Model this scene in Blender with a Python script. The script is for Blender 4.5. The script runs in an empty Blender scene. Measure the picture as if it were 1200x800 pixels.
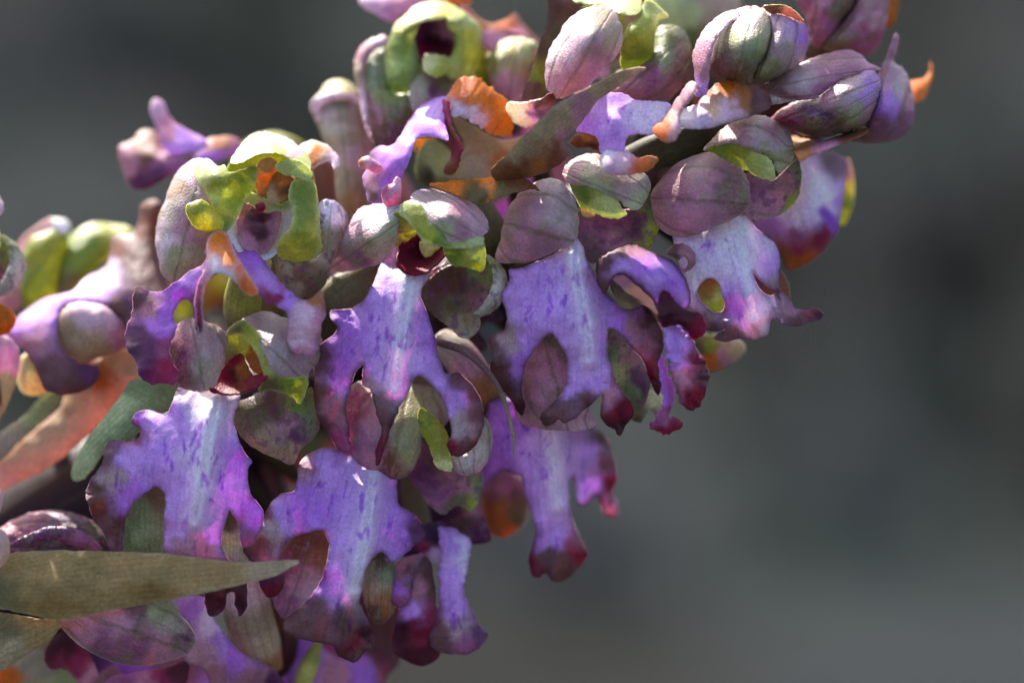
import bpy, bmesh, math, random
import numpy as np
from mathutils import Vector, Matrix
from mathutils.geometry import delaunay_2d_cdt

random.seed(7)
rng = np.random.default_rng(7)
scene = bpy.context.scene
COL = scene.collection

# ------------------------------------------------------------------ camera
PITCH = math.radians(12.0)
DIST = 0.35                       # camera to the focus plane, metres
CENTRE = Vector((0.0, 0.0, 0.25)) # middle of the flower spike, 25 cm above the ground
FWD = Vector((0.0, math.cos(PITCH), -math.sin(PITCH)))
RIGHT = Vector((1.0, 0.0, 0.0))
UP = Vector((0.0, math.sin(PITCH), math.cos(PITCH)))
cam_data = bpy.data.cameras.new('camera')
cam = bpy.data.objects.new('camera', cam_data)
COL.objects.link(cam)
cam.location = CENTRE - FWD * DIST
cam.rotation_euler = (math.radians(90) - PITCH, 0, 0)
cam_data.sensor_width = 36.0
cam_data.lens = 150.0
cam_data.clip_start = 0.02
cam_data.clip_end = 200.0
cam_data.dof.use_dof = True
cam_data.dof.focus_distance = DIST - 0.0005
cam_data.dof.aperture_fstop = 9.0
cam_data.dof.aperture_blades = 7
scene.camera = cam

# ------------------------------------------------------------------ sky, sun, exposure
SUN_VIEW = (-0.30, 0.80, -0.55)   # to the sun: right, up, towards the viewer
sv = (RIGHT * SUN_VIEW[0] + UP * SUN_VIEW[1] - FWD * SUN_VIEW[2]).normalized()
SUN_EL = math.asin(sv.z)
SUN_AZ = math.atan2(sv.x, sv.y)
world = bpy.data.worlds.new('World')
scene.world = world
world.use_nodes = True
wn = world.node_tree
for n in list(wn.nodes):
    wn.nodes.remove(n)
sky = wn.nodes.new('ShaderNodeTexSky')
sky.sky_type = 'NISHITA'
sky.sun_disc = False
sky.sun_elevation = SUN_EL
sky.sun_rotation = SUN_AZ
sky.air_density = 1.0
sky.dust_density = 3.0
sky.ozone_density = 0.7
bg = wn.nodes.new('ShaderNodeBackground')
bg.inputs['Strength'].default_value = 0.135
wo = wn.nodes.new('ShaderNodeOutputWorld')
wn.links.new(sky.outputs[0], bg.inputs['Color'])
wn.links.new(bg.outputs[0], wo.inputs['Surface'])
sun_data = bpy.data.lights.new('sun', 'SUN')
sun_data.energy = 4.6
sun_data.angle = math.radians(0.5)
sun_data.color = (1.0, 0.95, 0.87)
sun = bpy.data.objects.new('sun', sun_data)
COL.objects.link(sun)
sun.rotation_euler = (-sv).to_track_quat('-Z', 'Y').to_euler()
sun.location = (0, 0, 3)
scene.view_settings.view_transform = 'Standard'
scene.view_settings.look = 'None'
scene.view_settings.gamma = 1.0
scene.view_settings.use_curve_mapping = False
scene.view_settings.exposure = 1.08
scene.render.engine = 'CYCLES'
scene.cycles.use_denoising = True
scene.cycles.denoising_prefilter = 'ACCURATE'
scene.cycles.max_bounces = 6
scene.cycles.diffuse_bounces = 3
scene.cycles.glossy_bounces = 2
scene.cycles.transmission_bounces = 2
scene.cycles.use_adaptive_sampling = True
scene.cycles.adaptive_threshold = 0.025

# ------------------------------------------------------------------ colour palette (linear albedo)
C = dict(
    lilac=(0.640, 0.370, 0.810), lilac2=(0.520, 0.240, 0.700), violet=(0.30, 0.10, 0.55), pale=(0.840, 0.680, 0.900),
    white=(0.950, 0.810, 0.910), pinkw=(0.740, 0.500, 0.580), pink=(0.640, 0.300, 0.400), mauve=(0.450, 0.220, 0.270),
    purp=(0.340, 0.120, 0.230), dpurp=(0.060, 0.020, 0.055), plum=(0.130, 0.039, 0.104), maroon=(0.065, 0.009, 0.018),
    mroon2=(0.220, 0.020, 0.045), wine=(0.300, 0.040, 0.100), brown=(0.130, 0.058, 0.052), rbrown=(0.195, 0.068, 0.038), olive=(0.165, 0.135, 0.068),
    dolive=(0.050, 0.045, 0.015), gbrown=(0.200, 0.095, 0.100), grey=(0.450, 0.390, 0.310), glil=(0.500, 0.370, 0.370),
    ggreen=(0.400, 0.420, 0.220), sage=(0.22, 0.28, 0.14), green=(0.200, 0.260, 0.060), ygreen=(0.330, 0.340, 0.070),
    lgreen=(0.460, 0.500, 0.210), pgreen=(0.520, 0.580, 0.320), yellow=(0.560, 0.500, 0.120), pyel=(0.72, 0.66, 0.36),
    orange=(0.660, 0.200, 0.040), orange2=(0.72, 0.20, 0.07), dorange=(0.52, 0.16, 0.03), tan=(0.60, 0.42, 0.28), gtan=(0.420, 0.310, 0.200),
    silver=(0.600, 0.550, 0.470), bract=(0.290, 0.200, 0.090), bract2=(0.360, 0.230, 0.110), obrown=(0.40, 0.16, 0.06), dark=(0.025, 0.010, 0.016), ddol=(0.04, 0.035, 0.012),  # dark and ddol carry the shade of the gaps
)

# ------------------------------------------------------------------ materials
class NT:
    def __init__(self, mat):
        self.t = mat.node_tree
        for n in list(self.t.nodes):
            self.t.nodes.remove(n)
    def n(self, typ, inp=None, **kw):
        nd = self.t.nodes.new(typ)
        for k, v in kw.items():
            setattr(nd, k, v)
        for k, v in (inp or {}).items():
            if hasattr(v, 'links') or isinstance(v, bpy.types.NodeSocket):
                self.t.links.new(v, nd.inputs[k])
            else:
                nd.inputs[k].default_value = v
        return nd
    def math(self, op, a, b=0.0, c=0.0, clamp=False):
        nd = self.t.nodes.new('ShaderNodeMath')
        nd.operation = op
        nd.use_clamp = clamp
        for i, v in enumerate((a, b, c)):
            if isinstance(v, bpy.types.NodeSocket):
                self.t.links.new(v, nd.inputs[i])
            else:
                nd.inputs[i].default_value = v
        return nd.outputs[0]
    def mix(self, fac, a, b, mode='MIX'):
        nd = self.t.nodes.new('ShaderNodeMix')
        nd.data_type = 'RGBA'
        nd.blend_type = mode
        for i, v in ((0, fac), (6, a), (7, b)):
            if isinstance(v, bpy.types.NodeSocket):
                self.t.links.new(v, nd.inputs[i])
            else:
                nd.inputs[i].default_value = v
        return nd.outputs[2]
    def ramp(self, x, lo, hi):
        nd = self.t.nodes.new('ShaderNodeMapRange')
        nd.interpolation_type = 'SMOOTHSTEP'
        self.t.links.new(x, nd.inputs[0])
        nd.inputs[1].default_value = lo
        nd.inputs[2].default_value = hi
        return nd.outputs[0]

def petal_material(name, kind, sss=0.75, radius=0.55, rough=0.42, spec=0.45, grain=0.35, trans=0.0):
    m = bpy.data.materials.new(name)
    m.use_nodes = True
    t = NT(m)
    col = t.n('ShaderNodeAttribute', attribute_name='pigment').outputs['Color']
    crd = t.n('ShaderNodeAttribute', attribute_name='petal').outputs['Vector']
    sep = t.n('ShaderNodeSeparateXYZ', {0: crd})
    u, v, e = sep.outputs[0], sep.outputs[1], sep.outputs[2]       # along, across (mm / normalised), edge distance (mm)
    obj = t.n('ShaderNodeTexCoord').outputs['Object']
    mm = t.n('ShaderNodeVectorMath', {0: obj, 1: (1000, 1000, 1000)}, operation='MULTIPLY').outputs[0]
    n1 = t.n('ShaderNodeTexNoise', {'Vector': mm, 'Scale': 0.55, 'Detail': 4.0, 'Roughness': 0.6}).outputs[0]
    n2 = t.n('ShaderNodeTexNoise', {'Vector': mm, 'Scale': 3.2, 'Detail': 3.0, 'Roughness': 0.65}).outputs[0]
    cell = t.n('ShaderNodeTexVoronoi', {'Vector': mm, 'Scale': 6.0})
    if kind == 'lip':
        msk = t.n('ShaderNodeAttribute', attribute_name='spots').outputs['Fac']
        # dashes of violet that run along the lip
        sv_ = t.n('ShaderNodeCombineXYZ', {0: t.math('MULTIPLY', u, 0.34), 1: t.math('MULTIPLY', v, 0.72), 2: 0.0}).outputs[0]
        dn = t.n('ShaderNodeTexNoise', {'Vector': sv_, 'Scale': 1.7, 'Detail': 2.5, 'Roughness': 0.6, 'Distortion': 0.5}).outputs[0]
        dash = t.math('MULTIPLY', t.ramp(dn, 0.53, 0.67), msk)
        col = t.mix(t.math('MULTIPLY', dash, 0.9), col, (0.58, 0.28, 0.80, 1), 'MULTIPLY')
        # faint veins
        vn = t.n('ShaderNodeTexNoise', {'Vector': t.n('ShaderNodeCombineXYZ', {0: t.math('MULTIPLY', u, 0.12), 1: t.math('MULTIPLY', v, 1.6), 2: 3.0}).outputs[0], 'Scale': 1.6, 'Detail': 2.0}).outputs[0]
        col = t.mix(t.math('MULTIPLY', t.ramp(vn, 0.5, 0.7), 0.55), col, (0.74, 0.60, 0.92, 1), 'MULTIPLY')
    if kind == 'sepal':
        wob = t.math('MULTIPLY', t.math('SUBTRACT', n1, 0.5), 0.9)
        w = t.math('ABSOLUTE', t.math('SINE', t.math('ADD', t.math('MULTIPLY', v, 4.6), wob)))
        vein = t.math('SUBTRACT', 1.0, t.ramp(w, 0.02, 0.36))
        fib = t.n('ShaderNodeTexNoise', {'Vector': t.n('ShaderNodeCombineXYZ', {0: t.math('MULTIPLY', u, 0.5), 1: t.math('MULTIPLY', v, 5.0), 2: n1}).outputs[0], 'Scale': 1.6, 'Detail': 4.0, 'Roughness': 0.65}).outputs[0]
        col = t.mix(t.math('MULTIPLY', t.ramp(fib, 0.50, 0.72), 0.45), col, (0.30, 0.22, 0.12, 1))
        col = t.mix(t.math('MULTIPLY', t.ramp(fib, 0.50, 0.30), 0.40), col, (0.66, 0.36, 0.42, 1))
        n3 = t.n('ShaderNodeTexNoise', {'Vector': mm, 'Scale': 0.42, 'Detail': 3.0, 'Roughness': 0.55, 'Distortion': 0.6}).outputs[0]
        col = t.mix(t.math('MULTIPLY', t.ramp(n3, 0.53, 0.66), 0.45), col, (0.25, 0.26, 0.10, 1))
        fl = t.ramp(n2, 0.50, 0.66)
        col = t.mix(t.math('MULTIPLY', fl, 0.40), col, (0.46, 0.14, 0.32, 1))
        w2 = t.math('ABSOLUTE', t.math('SINE', t.math('ADD', t.math('MULTIPLY', v, 9.2), t.math('MULTIPLY', wob, 2.2))))
        vein2 = t.math('MULTIPLY', t.math('SUBTRACT', 1.0, t.ramp(w2, 0.0, 0.34)), t.ramp(n1, 0.42, 0.60))
        vein = t.math('MAXIMUM', t.math('MULTIPLY', vein, t.ramp(n2, 0.2, 0.5)), t.math('MULTIPLY', vein2, 0.6))
        col = t.mix(t.math('MULTIPLY', vein, 0.46), col, (0.15, 0.11, 0.04, 1))
    if kind == 'spotted':
        fl = t.ramp(t.n('ShaderNodeTexNoise', {'Vector': mm, 'Scale': 1.5, 'Detail': 2.0}).outputs[0], 0.52, 0.62)
        col = t.mix(t.math('MULTIPLY', fl, 0.6), col, (0.17, 0.035, 0.13, 1))
        w = t.math('ABSOLUTE', t.math('SINE', t.math('MULTIPLY', v, 3.6)))
        col = t.mix(t.math('MULTIPLY', t.math('SUBTRACT', 1.0, t.ramp(w, 0.02, 0.3)), 0.35), col, (0.16, 0.16, 0.05, 1))
    if kind == 'bract':
        w = t.math('ABSOLUTE', t.math('SINE', t.math('ADD', t.math('MULTIPLY', v, 21.0), t.math('MULTIPLY', n1, 0.8))))
        col = t.mix(t.math('MULTIPLY', t.math('SUBTRACT', 1.0, t.ramp(w, 0.0, 0.55)), 0.30), col, (0.10, 0.07, 0.03, 1))
        fl = t.ramp(n2, 0.5, 0.72)
        col = t.mix(t.math('MULTIPLY', fl, 0.6), col, (1.5, 1.25, 1.15, 1), 'MULTIPLY')
    # uneven pigment, and paler papillae
    n4 = t.n('ShaderNodeTexNoise', {'Vector': mm, 'Scale': 4.6, 'Detail': 3.0, 'Roughness': 0.7}).outputs[0]
    val = t.math('ADD', 0.62, t.math('MULTIPLY', n1, 0.76))
    val = t.math('MULTIPLY', val, t.math('ADD', 0.76, t.math('MULTIPLY', n2, 0.48)))
    val = t.math('MULTIPLY', val, t.math('ADD', 0.50, t.math('MULTIPLY', n4, 1.0)))
    col = t.mix(1.0, col, t.n('ShaderNodeCombineXYZ', {0: val, 1: val, 2: val}).outputs[0], 'MULTIPLY')
    h = t.math('ADD', t.math('MULTIPLY', cell.outputs['Distance'], -0.9), t.math('MULTIPLY', n2, 0.8))
    if kind == 'sepal':                          # veins lie in shallow grooves
        h = t.math('ADD', h, t.math('MULTIPLY', vein, -1.3))
    bump = t.n('ShaderNodeBump', {'Height': h, 'Strength': grain, 'Distance': 0.00010})
    rg = t.math('ADD', rough - 0.08, t.math('MULTIPLY', n2, 0.2))
    p = t.n('ShaderNodeBsdfPrincipled', {'Base Color': col, 'Roughness': rg, 'Specular IOR Level': spec,
            'Subsurface Weight': sss, 'Subsurface Radius': (0.95, 0.9, 0.35) if name == 'petal_tissue' else (1.0, 0.62, 0.75), 'Subsurface Scale': radius * 0.001,
            'Normal': bump.outputs[0]})
    t.n('ShaderNodeOutputMaterial', {'Surface': p.outputs[0]})
    return m

M = dict(
    lip=petal_material('lip_tissue', 'lip', sss=0.65, radius=0.4, rough=0.5, spec=0.28, grain=0.22),
    sepal=petal_material('sepal_tissue', 'sepal', sss=0.3, radius=0.3, rough=0.38, spec=0.4, grain=0.5),
    spotted=petal_material('spotted_tissue', 'spotted', sss=0.25, radius=0.3, spec=0.3, grain=0.35),
    plain=petal_material('petal_tissue', 'plain', sss=0.85, radius=0.5, rough=0.42, spec=0.35, grain=0.28),
    bract=petal_material('bract_tissue', 'bract', sss=0.0, radius=0.4, rough=0.55, spec=0.25, grain=0.25),
    throat=petal_material('throat_tissue', 'plain', sss=0.0, radius=0.3, rough=0.5, spec=0.2, grain=0.4),
)

# ------------------------------------------------------------------ geometry helpers
PX = 0.07                                   # mm per photograph pixel in the focus plane
def place(x, y, d):
    """plane coordinates (photo pixels, mm of depth towards the viewer) -> world point"""
    k = (350.0 - d) / 350.0
    return CENTRE + (RIGHT * ((x - 600) * PX * k) + UP * ((400 - y) * PX * k) - FWD * d) * 0.001
_R = np.array(RIGHT); _U = np.array(UP); _F = np.array(FWD); _C = np.array(CENTRE)
def place_np(x, y, d):
    k = (350.0 - d) / 350.0
    return _C + (((x - 600) * PX * k)[:, None] * _R + ((400 - y) * PX * k)[:, None] * _U - d[:, None] * _F) * 0.001

def pts(s, n=2):
    return [tuple(float(q) for q in p.split(',')) for p in s.split()]
def cpts(s):
    out = []
    for p in s.split():
        a = p.split(',')
        out.append((float(a[0]), float(a[1]), C[a[2]]))
    return out

def smooth_closed(P, step):
    P = np.array(P, float)
    n = len(P)
    out = []
    for i in range(n):
        p0, p1, p2, p3 = P[i - 1], P[i], P[(i + 1) % n], P[(i + 2) % n]
        d1 = max(np.linalg.norm(p1 - p0), 1e-3) ** .5; d2 = max(np.linalg.norm(p2 - p1), 1e-3) ** .5; d3 = max(np.linalg.norm(p3 - p2), 1e-3) ** .5
        m1 = (p2 - p1) + d2 * ((p1 - p0) / d1 - (p2 - p0) / (d1 + d2))
        m2 = (p2 - p1) + d2 * ((p3 - p2) / d3 - (p3 - p1) / (d2 + d3))
        k = max(1, int(round(np.linalg.norm(p2 - p1) / step)))
        for j in range(k):
            t = j / k
            out.append((2*t**3 - 3*t*t + 1) * p1 + (t**3 - 2*t*t + t) * m1 + (-2*t**3 + 3*t*t) * p2 + (t**3 - t*t) * m2)
    return np.array(out)

def inside(poly, x, y):
    r = np.zeros(len(x), bool)
    xs, ys = poly[:, 0], poly[:, 1]
    j = len(poly) - 1
    for i in range(len(poly)):
        c = (ys[i] > y) != (ys[j] > y)
        with np.errstate(divide='ignore', invalid='ignore'):
            xi = (xs[j] - xs[i]) * (y - ys[i]) / (ys[j] - ys[i]) + xs[i]
        r ^= c & (x < xi)
        j = i
    return r

def tps(ctrl, x, y):
    K = np.array(ctrl, float)
    n = len(K)
    if n == 1:
        return np.full(len(x), K[0, 2])
    def U(r2):
        return 0.5 * r2 * np.log(r2 + 1e-9)
    sc = 100.0
    kx, ky = K[:, 0] / sc, K[:, 1] / sc
    gx, gy = x / sc, y / sc
    A = np.zeros((n + 3, n + 3))
    A[:n, :n] = U((kx[:, None] - kx) ** 2 + (ky[:, None] - ky) ** 2) + np.eye(n) * 0.02
    A[:n, n] = A[n, :n] = 1
    A[:n, n + 1] = A[n + 1, :n] = kx
    A[:n, n + 2] = A[n + 2, :n] = ky
    w = np.linalg.lstsq(A, np.concatenate([K[:, 2], [0, 0, 0]]), rcond=1e-9)[0]
    B = U((gx[:, None] - kx) ** 2 + (gy[:, None] - ky) ** 2)
    return B @ w[:n] + w[n] + gx * w[n + 1] + gy * w[n + 2]

def crinkle(outline, amp, h):
    """fine uneven teeth on a margin"""
    n = len(outline)
    r = rng.normal(size=n)
    k = np.array([.2, .6, .2])
    r = np.convolve(np.concatenate([r[-1:], r, r[:1]]), k, 'valid') * 1.5
    tang = np.roll(outline, -1, 0) - np.roll(outline, 1, 0)
    nrm = np.stack([tang[:, 1], -tang[:, 0]], 1)
    nrm /= np.linalg.norm(nrm, axis=1)[:, None] + 1e-6
    return outline + nrm * (r * amp)[:, None]

class Geo:
    """gathers vertices, faces and petal attributes of one part"""
    def __init__(self):
        self.v, self.f, self.col, self.crd, self.spot, self.n = [], [], [], [], [], 0
    def add(self, v, f, col, crd, spot):
        self.f += [[i + self.n for i in q] for q in f]
        self.v.append(v); self.col.append(col); self.crd.append(crd); self.spot.append(spot)
        self.n += len(v)

def sheet(g, outline, depth, cols, dome=0.0, power=None, edge=None, ruffle=0.0, rfreq=0.09, curl=0.0, curlw=7.0, wave=0.25,
          teeth=0.4, axis=None, spots=None, hole=None, closed=False, h=None, streak=None, crumple=0.022):
    power = power or (0.5 if closed else 0.75)
    out = pts(outline) if isinstance(outline, str) else outline
    dep = pts(depth) if isinstance(depth, str) else depth
    cl = cpts(cols) if isinstance(cols, str) else cols
    O = np.array(out)
    area = 0.5 * abs(np.sum(O[:, 0] * np.roll(O[:, 1], -1) - O[:, 1] * np.roll(O[:, 0], -1)))
    h = h or (min(5.0, max(1.8, math.sqrt(area) / 28)) if dome else min(3.4, max(1.8, math.sqrt(area) / 40)))
    B = crinkle(smooth_closed(out, h), teeth, h)
    loops = [B]
    if hole:
        for hs in (hole if isinstance(hole, list) else [hole]):
            loops.append(smooth_closed(pts(hs), h))
    x0, y0 = O.min(0); x1, y1 = O.max(0)
    gx, gy = [], []
    r = 0
    yy = y0
    while yy < y1:
        xx = np.arange(x0 + (h / 2 if r % 2 else 0), x1, h)
        gx.append(xx); gy.append(np.full(len(xx), yy)); yy += h * 0.866; r += 1
    gx = np.concatenate(gx); gy = np.concatenate(gy)
    allB = np.concatenate(loops)
    keep = inside(B, gx, gy)
    for L in loops[1:]:
        keep &= ~inside(L, gx, gy)
    gx, gy = gx[keep], gy[keep]
    if len(gx):
        d = np.sqrt(((gx[:, None] - allB[:, 0]) ** 2 + (gy[:, None] - allB[:, 1]) ** 2).min(1))
        gx, gy = gx[d > h * 0.55], gy[d > h * 0.55]
    V = [Vector((float(a), float(b))) for a, b in allB] + [Vector((float(a), float(b))) for a, b in zip(gx, gy)]
    E = []
    s = 0
    for L in loops:
        k = len(L)
        E += [(s + i, s + (i + 1) % k) for i in range(k)]
        s += k
    vv, ee, ff, _, _, _ = delaunay_2d_cdt(V, E, [], 1 if not hole else 0, 1e-4)
    P = np.array([(p.x, p.y) for p in vv])
    F = np.array([q for q in ff if len(q) == 3], int)
    cen = P[F].mean(1)
    ok = inside(B, cen[:, 0], cen[:, 1])
    for L in loops[1:]:
        ok &= ~inside(L, cen[:, 0], cen[:, 1])
    F = F[ok]
    used = np.unique(F)
    re = -np.ones(len(P), int); re[used] = np.arange(len(used))
    P, F = P[used], re[F]
    a, b, c = P[F[:, 0]], P[F[:, 1]], P[F[:, 2]]
    cr = (b[:, 0] - a[:, 0]) * (c[:, 1] - a[:, 1]) - (b[:, 1] - a[:, 1]) * (c[:, 0] - a[:, 0])
    F[cr > 0] = F[cr > 0][:, ::-1]            # y runs down: make the faces look at the viewer
    x, y = P[:, 0], P[:, 1]
    d2 = (x[:, None] - allB[:, 0]) ** 2 + (y[:, None] - allB[:, 1]) ** 2
    near = d2.argmin(1)
    e = np.sqrt(d2.min(1))
    # membrane inflated over the outline
    n = len(P)
    ed = np.concatenate([F[:, [0, 1]], F[:, [1, 2]], F[:, [2, 0]]])
    ed = np.unique(np.sort(ed, 1), axis=0)
    phi = np.zeros(n)
    inn = np.where(e > h * 0.3)[0]
    if dome and len(inn):
        ix = -np.ones(n, int); ix[inn] = np.arange(len(inn))
        A = np.zeros((len(inn), len(inn)))
        for p, q in ((ed[:, 0], ed[:, 1]), (ed[:, 1], ed[:, 0])):
            m = ix[p] >= 0
            np.add.at(A, (ix[p[m]], ix[p[m]]), 1.0)
            m2 = m & (ix[q] >= 0)
            A[ix[p[m2]], ix[q[m2]]] -= 1.0
        phi[inn] = np.linalg.solve(A + np.eye(len(inn)) * 1e-9, np.ones(len(inn)))
        phi = np.clip(phi / phi.max(), 0, 1) ** power
    z = tps(dep, x, y)
    # slow undulation of the tissue
    for _ in range(3):
        an, wl, ph = rng.uniform(0, 6.28), rng.uniform(55, 130), rng.uniform(0, 6.28)
        z = z + wave / 3 * np.sin((x * math.cos(an) + y * math.sin(an)) * 6.28 / wl + ph)
    for _ in range(5):                          # fine crumple
        an, wl, ph = rng.uniform(0, 6.28), rng.uniform(11, 34), rng.uniform(0, 6.28)
        q = (x * math.cos(an) + y * math.sin(an)) * 6.28 / wl + ph
        z = z + crumple * wl / 22 * np.sin(q + 1.2 * np.sin((x * math.sin(an) - y * math.cos(an)) * 6.28 / (wl * 2.3)))
    seg = np.sqrt(((allB - np.roll(allB, 1, 0)) ** 2).sum(1)).cumsum()
    sarc = seg[near]
    if ruffle:
        ph = rng.uniform(0, 6.28)
        rf = np.sin(sarc * rfreq + ph + 1.3 * np.sin(sarc * rfreq * 0.37 + ph)) + 0.5 * np.sin(sarc * rfreq * 2.3 + 2 * ph)
        z = z + ruffle * rf * np.exp(-e / 13.0)
    if curl:
        z = z - curl * np.exp(-e / curlw)
    # pigment
    wsum = np.zeros(n); colr = np.zeros((n, 3))
    jx, jy = np.zeros(n), np.zeros(n)           # pigment borders wander
    for wl, am in ((46, 4.0), (21, 2.0), (11, 1.0)):
        p1, p2, a1 = rng.uniform(0, 6.28, 3)
        jx += am * np.sin((x * math.cos(a1) + y * math.sin(a1)) * 6.28 / wl + p1 + np.sin(y * 6.28 / (wl * 1.7)))
        jy += am * np.sin((y * math.cos(a1) - x * math.sin(a1)) * 6.28 / wl + p2 + np.sin(x * 6.28 / (wl * 1.7)))
    for (cx, cy, cc) in cl:
        w = 1.0 / (((x + jx - cx) ** 2 + (y + jy - cy) ** 2) + 30.0) ** 1.9
        wsum += w; colr += w[:, None] * np.array(cc)
    colr /= wsum[:, None]
    grey = colr.mean(1, keepdims=True)
    colr = np.clip(grey + (colr - grey) * (1.14 if spots else 1.2), 0.004, 0.95)
    if streak:                                  # pale keel of a lip: polyline, half width, colour, strength
        line, wd, cc, stg = streak
        L = np.array(pts(line)); dm = np.full(n, 1e9)
        for i in range(len(L) - 1):
            dv = L[i + 1] - L[i]
            t = np.clip(((x - L[i, 0]) * dv[0] + (y - L[i, 1]) * dv[1]) / (dv @ dv), 0, 1)
            dm = np.minimum(dm, np.hypot(x - L[i, 0] - t * dv[0], y - L[i, 1] - t * dv[1]))
        w = stg * (0.62 * np.exp(-(dm / (wd * 0.75)) ** 2) + 0.38 * np.exp(-(dm / (wd * 2.1)) ** 2))
        z = z + 1.0 * np.exp(-(dm / (wd * 1.1)) ** 2) - 0.5 * np.exp(-(dm / (wd * 0.25)) ** 2)   # two ridges and a groove
        colr = colr * (1 - w[:, None]) + w[:, None] * np.array(C[cc])
    if edge:                                    # rim pigment: colour, width, strength
        cc, wd, stg = edge
        var = 0.75 + 0.35 * np.sin(sarc * 0.045 + rng.uniform(0, 6)) + 0.2 * np.sin(sarc * 0.13)
        w = np.clip(1.35 * stg * np.exp(-(e / (wd * np.clip(var, 0.35, 1.3))) ** 1.8), 0, 1)
        colr = colr * (1 - w[:, None]) + w[:, None] * np.array(C[cc])
    # coordinates along and across
    if axis:
        (ax, ay), (bx, by) = pts(axis)
    else:
        (ax, ay), (bx, by) = (O[:, 0].mean(), y0), (O[:, 0].mean(), y1)
    L = math.hypot(bx - ax, by - ay); dx, dy = (bx - ax) / L, (by - ay) / L
    uu = ((x - ax) * dx + (y - ay) * dy); vv_ = (-(x - ax) * dy + (y - ay) * dx)
    sp = np.zeros(n)
    if spots:
        sp = np.clip((e - spots) / 10.0, 0, 1)
        crd = np.stack([uu * PX + rng.uniform(0, 50), vv_ * PX + rng.uniform(0, 50), e * PX], 1)
    else:
        un = np.clip(uu / L, 0.03, 0.97)
        hw = max(np.abs(vv_).max(), 5.0)
        crd = np.stack([uu * PX, vv_ / (hw * (0.35 + 0.65 * np.sqrt(4 * un * (1 - un)))), e * PX], 1)
    colr4 = np.concatenate([np.clip(colr, 0, 1), np.ones((n, 1))], 1)
    W = place_np(x, y, z + dome * phi)
    g.add(W, F.tolist(), colr4, crd, sp)
    if closed:                                  # a closed body: the same membrane blown to the back, sharing the rim
        back = -np.ones(n, int)
        back[inn] = np.arange(len(inn))
        zb = (z - abs(dome) * 0.9 * phi)[inn]
        base = g.n - n
        Wb = place_np(x[inn], y[inn], zb)
        idx = np.where(back >= 0, back + g.n, np.arange(n) + base)
        fb = [[int(idx[q[0]]) - g.n, int(idx[q[2]]) - g.n, int(idx[q[1]]) - g.n] for q in F.tolist()]
        g.add(Wb, fb, colr4[inn], crd[inn], sp[inn])

def tube(g, path, cols, seg=14, flat=1.0, rot=0.0, ends=True):
    """path: 'x,y,d,r ...' in photo pixels / mm depth / pixels radius"""
    P = np.array(pts(path))
    cl = cpts(cols)
    n = len(P)
    T = []
    m = max(10, 6 * n)
    ts = np.linspace(0, n - 1, m)
    X = np.zeros((m, 4))
    for k, t in enumerate(ts):
        i = min(int(t), n - 2); f = t - i
        p0, p1, p2, p3 = P[max(i - 1, 0)], P[i], P[i + 1], P[min(i + 2, n - 1)]
        X[k] = 0.5 * (2 * p1 + (p2 - p0) * f + (2*p0 - 5*p1 + 4*p2 - p3) * f*f + (-p0 + 3*p1 - 3*p2 + p3) * f**3)
    W = place_np(X[:, 0], X[:, 1], X[:, 2])
    rad = np.clip(X[:, 3], 0.2, None) * PX * 0.001
    tan = np.gradient(W, axis=0); tan /= np.linalg.norm(tan, axis=1)[:, None]
    ref = _F if abs(tan[0] @ _F) < 0.9 else _U
    vs, fs, cs, cr = [], [], [], []
    for k in range(m):
        a = np.cross(tan[k], ref); a /= np.linalg.norm(a); b = np.cross(a, tan[k])
        for j in range(seg):
            th = 2 * math.pi * j / seg + rot
            rr = rad[k] * (1 + 0.05 * math.sin(3 * th + k * 0.4))
            vs.append(W[k] + rr * (math.cos(th) * a + flat * math.sin(th) * b))
            cr.append((k / m * 10, j / seg * 2 - 1, 1.0))
        w = [1.0 / ((X[k, 0] - c[0]) ** 2 + (X[k, 1] - c[1]) ** 2 + 30) ** 1.7 for c in cl]
        cc = sum(wi * np.array(c[2]) for wi, c in zip(w, cl)) / sum(w)
        cs += [tuple(cc) + (1.0,)] * seg
    for k in range(m - 1):
        for j in range(seg):
            j2 = (j + 1) % seg
            fs.append([k * seg + j, k * seg + j2, (k + 1) * seg + j2, (k + 1) * seg + j])
    if ends:
        fs.append([j for j in range(seg)][::-1]); fs.append([(m - 1) * seg + j for j in range(seg)])
    g.add(np.array(vs), fs, np.array(cs), np.array(cr), np.zeros(len(vs)))

def build(name, g, mat, parent=None, thick=0.15, label=None):
    v = np.concatenate(g.v)
    cen = v.mean(0)
    me = bpy.data.meshes.new(name)
    me.from_pydata([tuple(p) for p in (v - cen)], [], g.f)
    me.update()
    at = me.attributes.new('pigment', 'FLOAT_COLOR', 'POINT')
    at.data.foreach_set('color', np.concatenate(g.col).astype(np.float32).ravel())
    at = me.attributes.new('petal', 'FLOAT_VECTOR', 'POINT')
    at.data.foreach_set('vector', np.concatenate(g.crd).astype(np.float32).ravel())
    at = me.attributes.new('spots', 'FLOAT', 'POINT')
    at.data.foreach_set('value', np.concatenate(g.spot).astype(np.float32).ravel())
    me.polygons.foreach_set('use_smooth', [True] * len(me.polygons))
    me.materials.append(M[mat])
    o = bpy.data.objects.new(name, me)
    COL.objects.link(o)
    wl = Vector(cen)
    o['wl'] = list(wl)
    if parent is not None:
        o.parent = parent
        o.location = wl - Vector(parent['wl'])
    else:
        o.location = wl
    if thick:
        s = o.modifiers.new('thickness', 'SOLIDIFY')
        s.thickness = thick * 0.001
        s.offset = -1.0
        s.use_even_offset = False
        k = o.modifiers.new('crisp_rim', 'EDGE_SPLIT')
        k.split_angle = math.radians(48)
        k.use_edge_sharp = False
    if label:
        o['label'] = label
    return o

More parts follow.
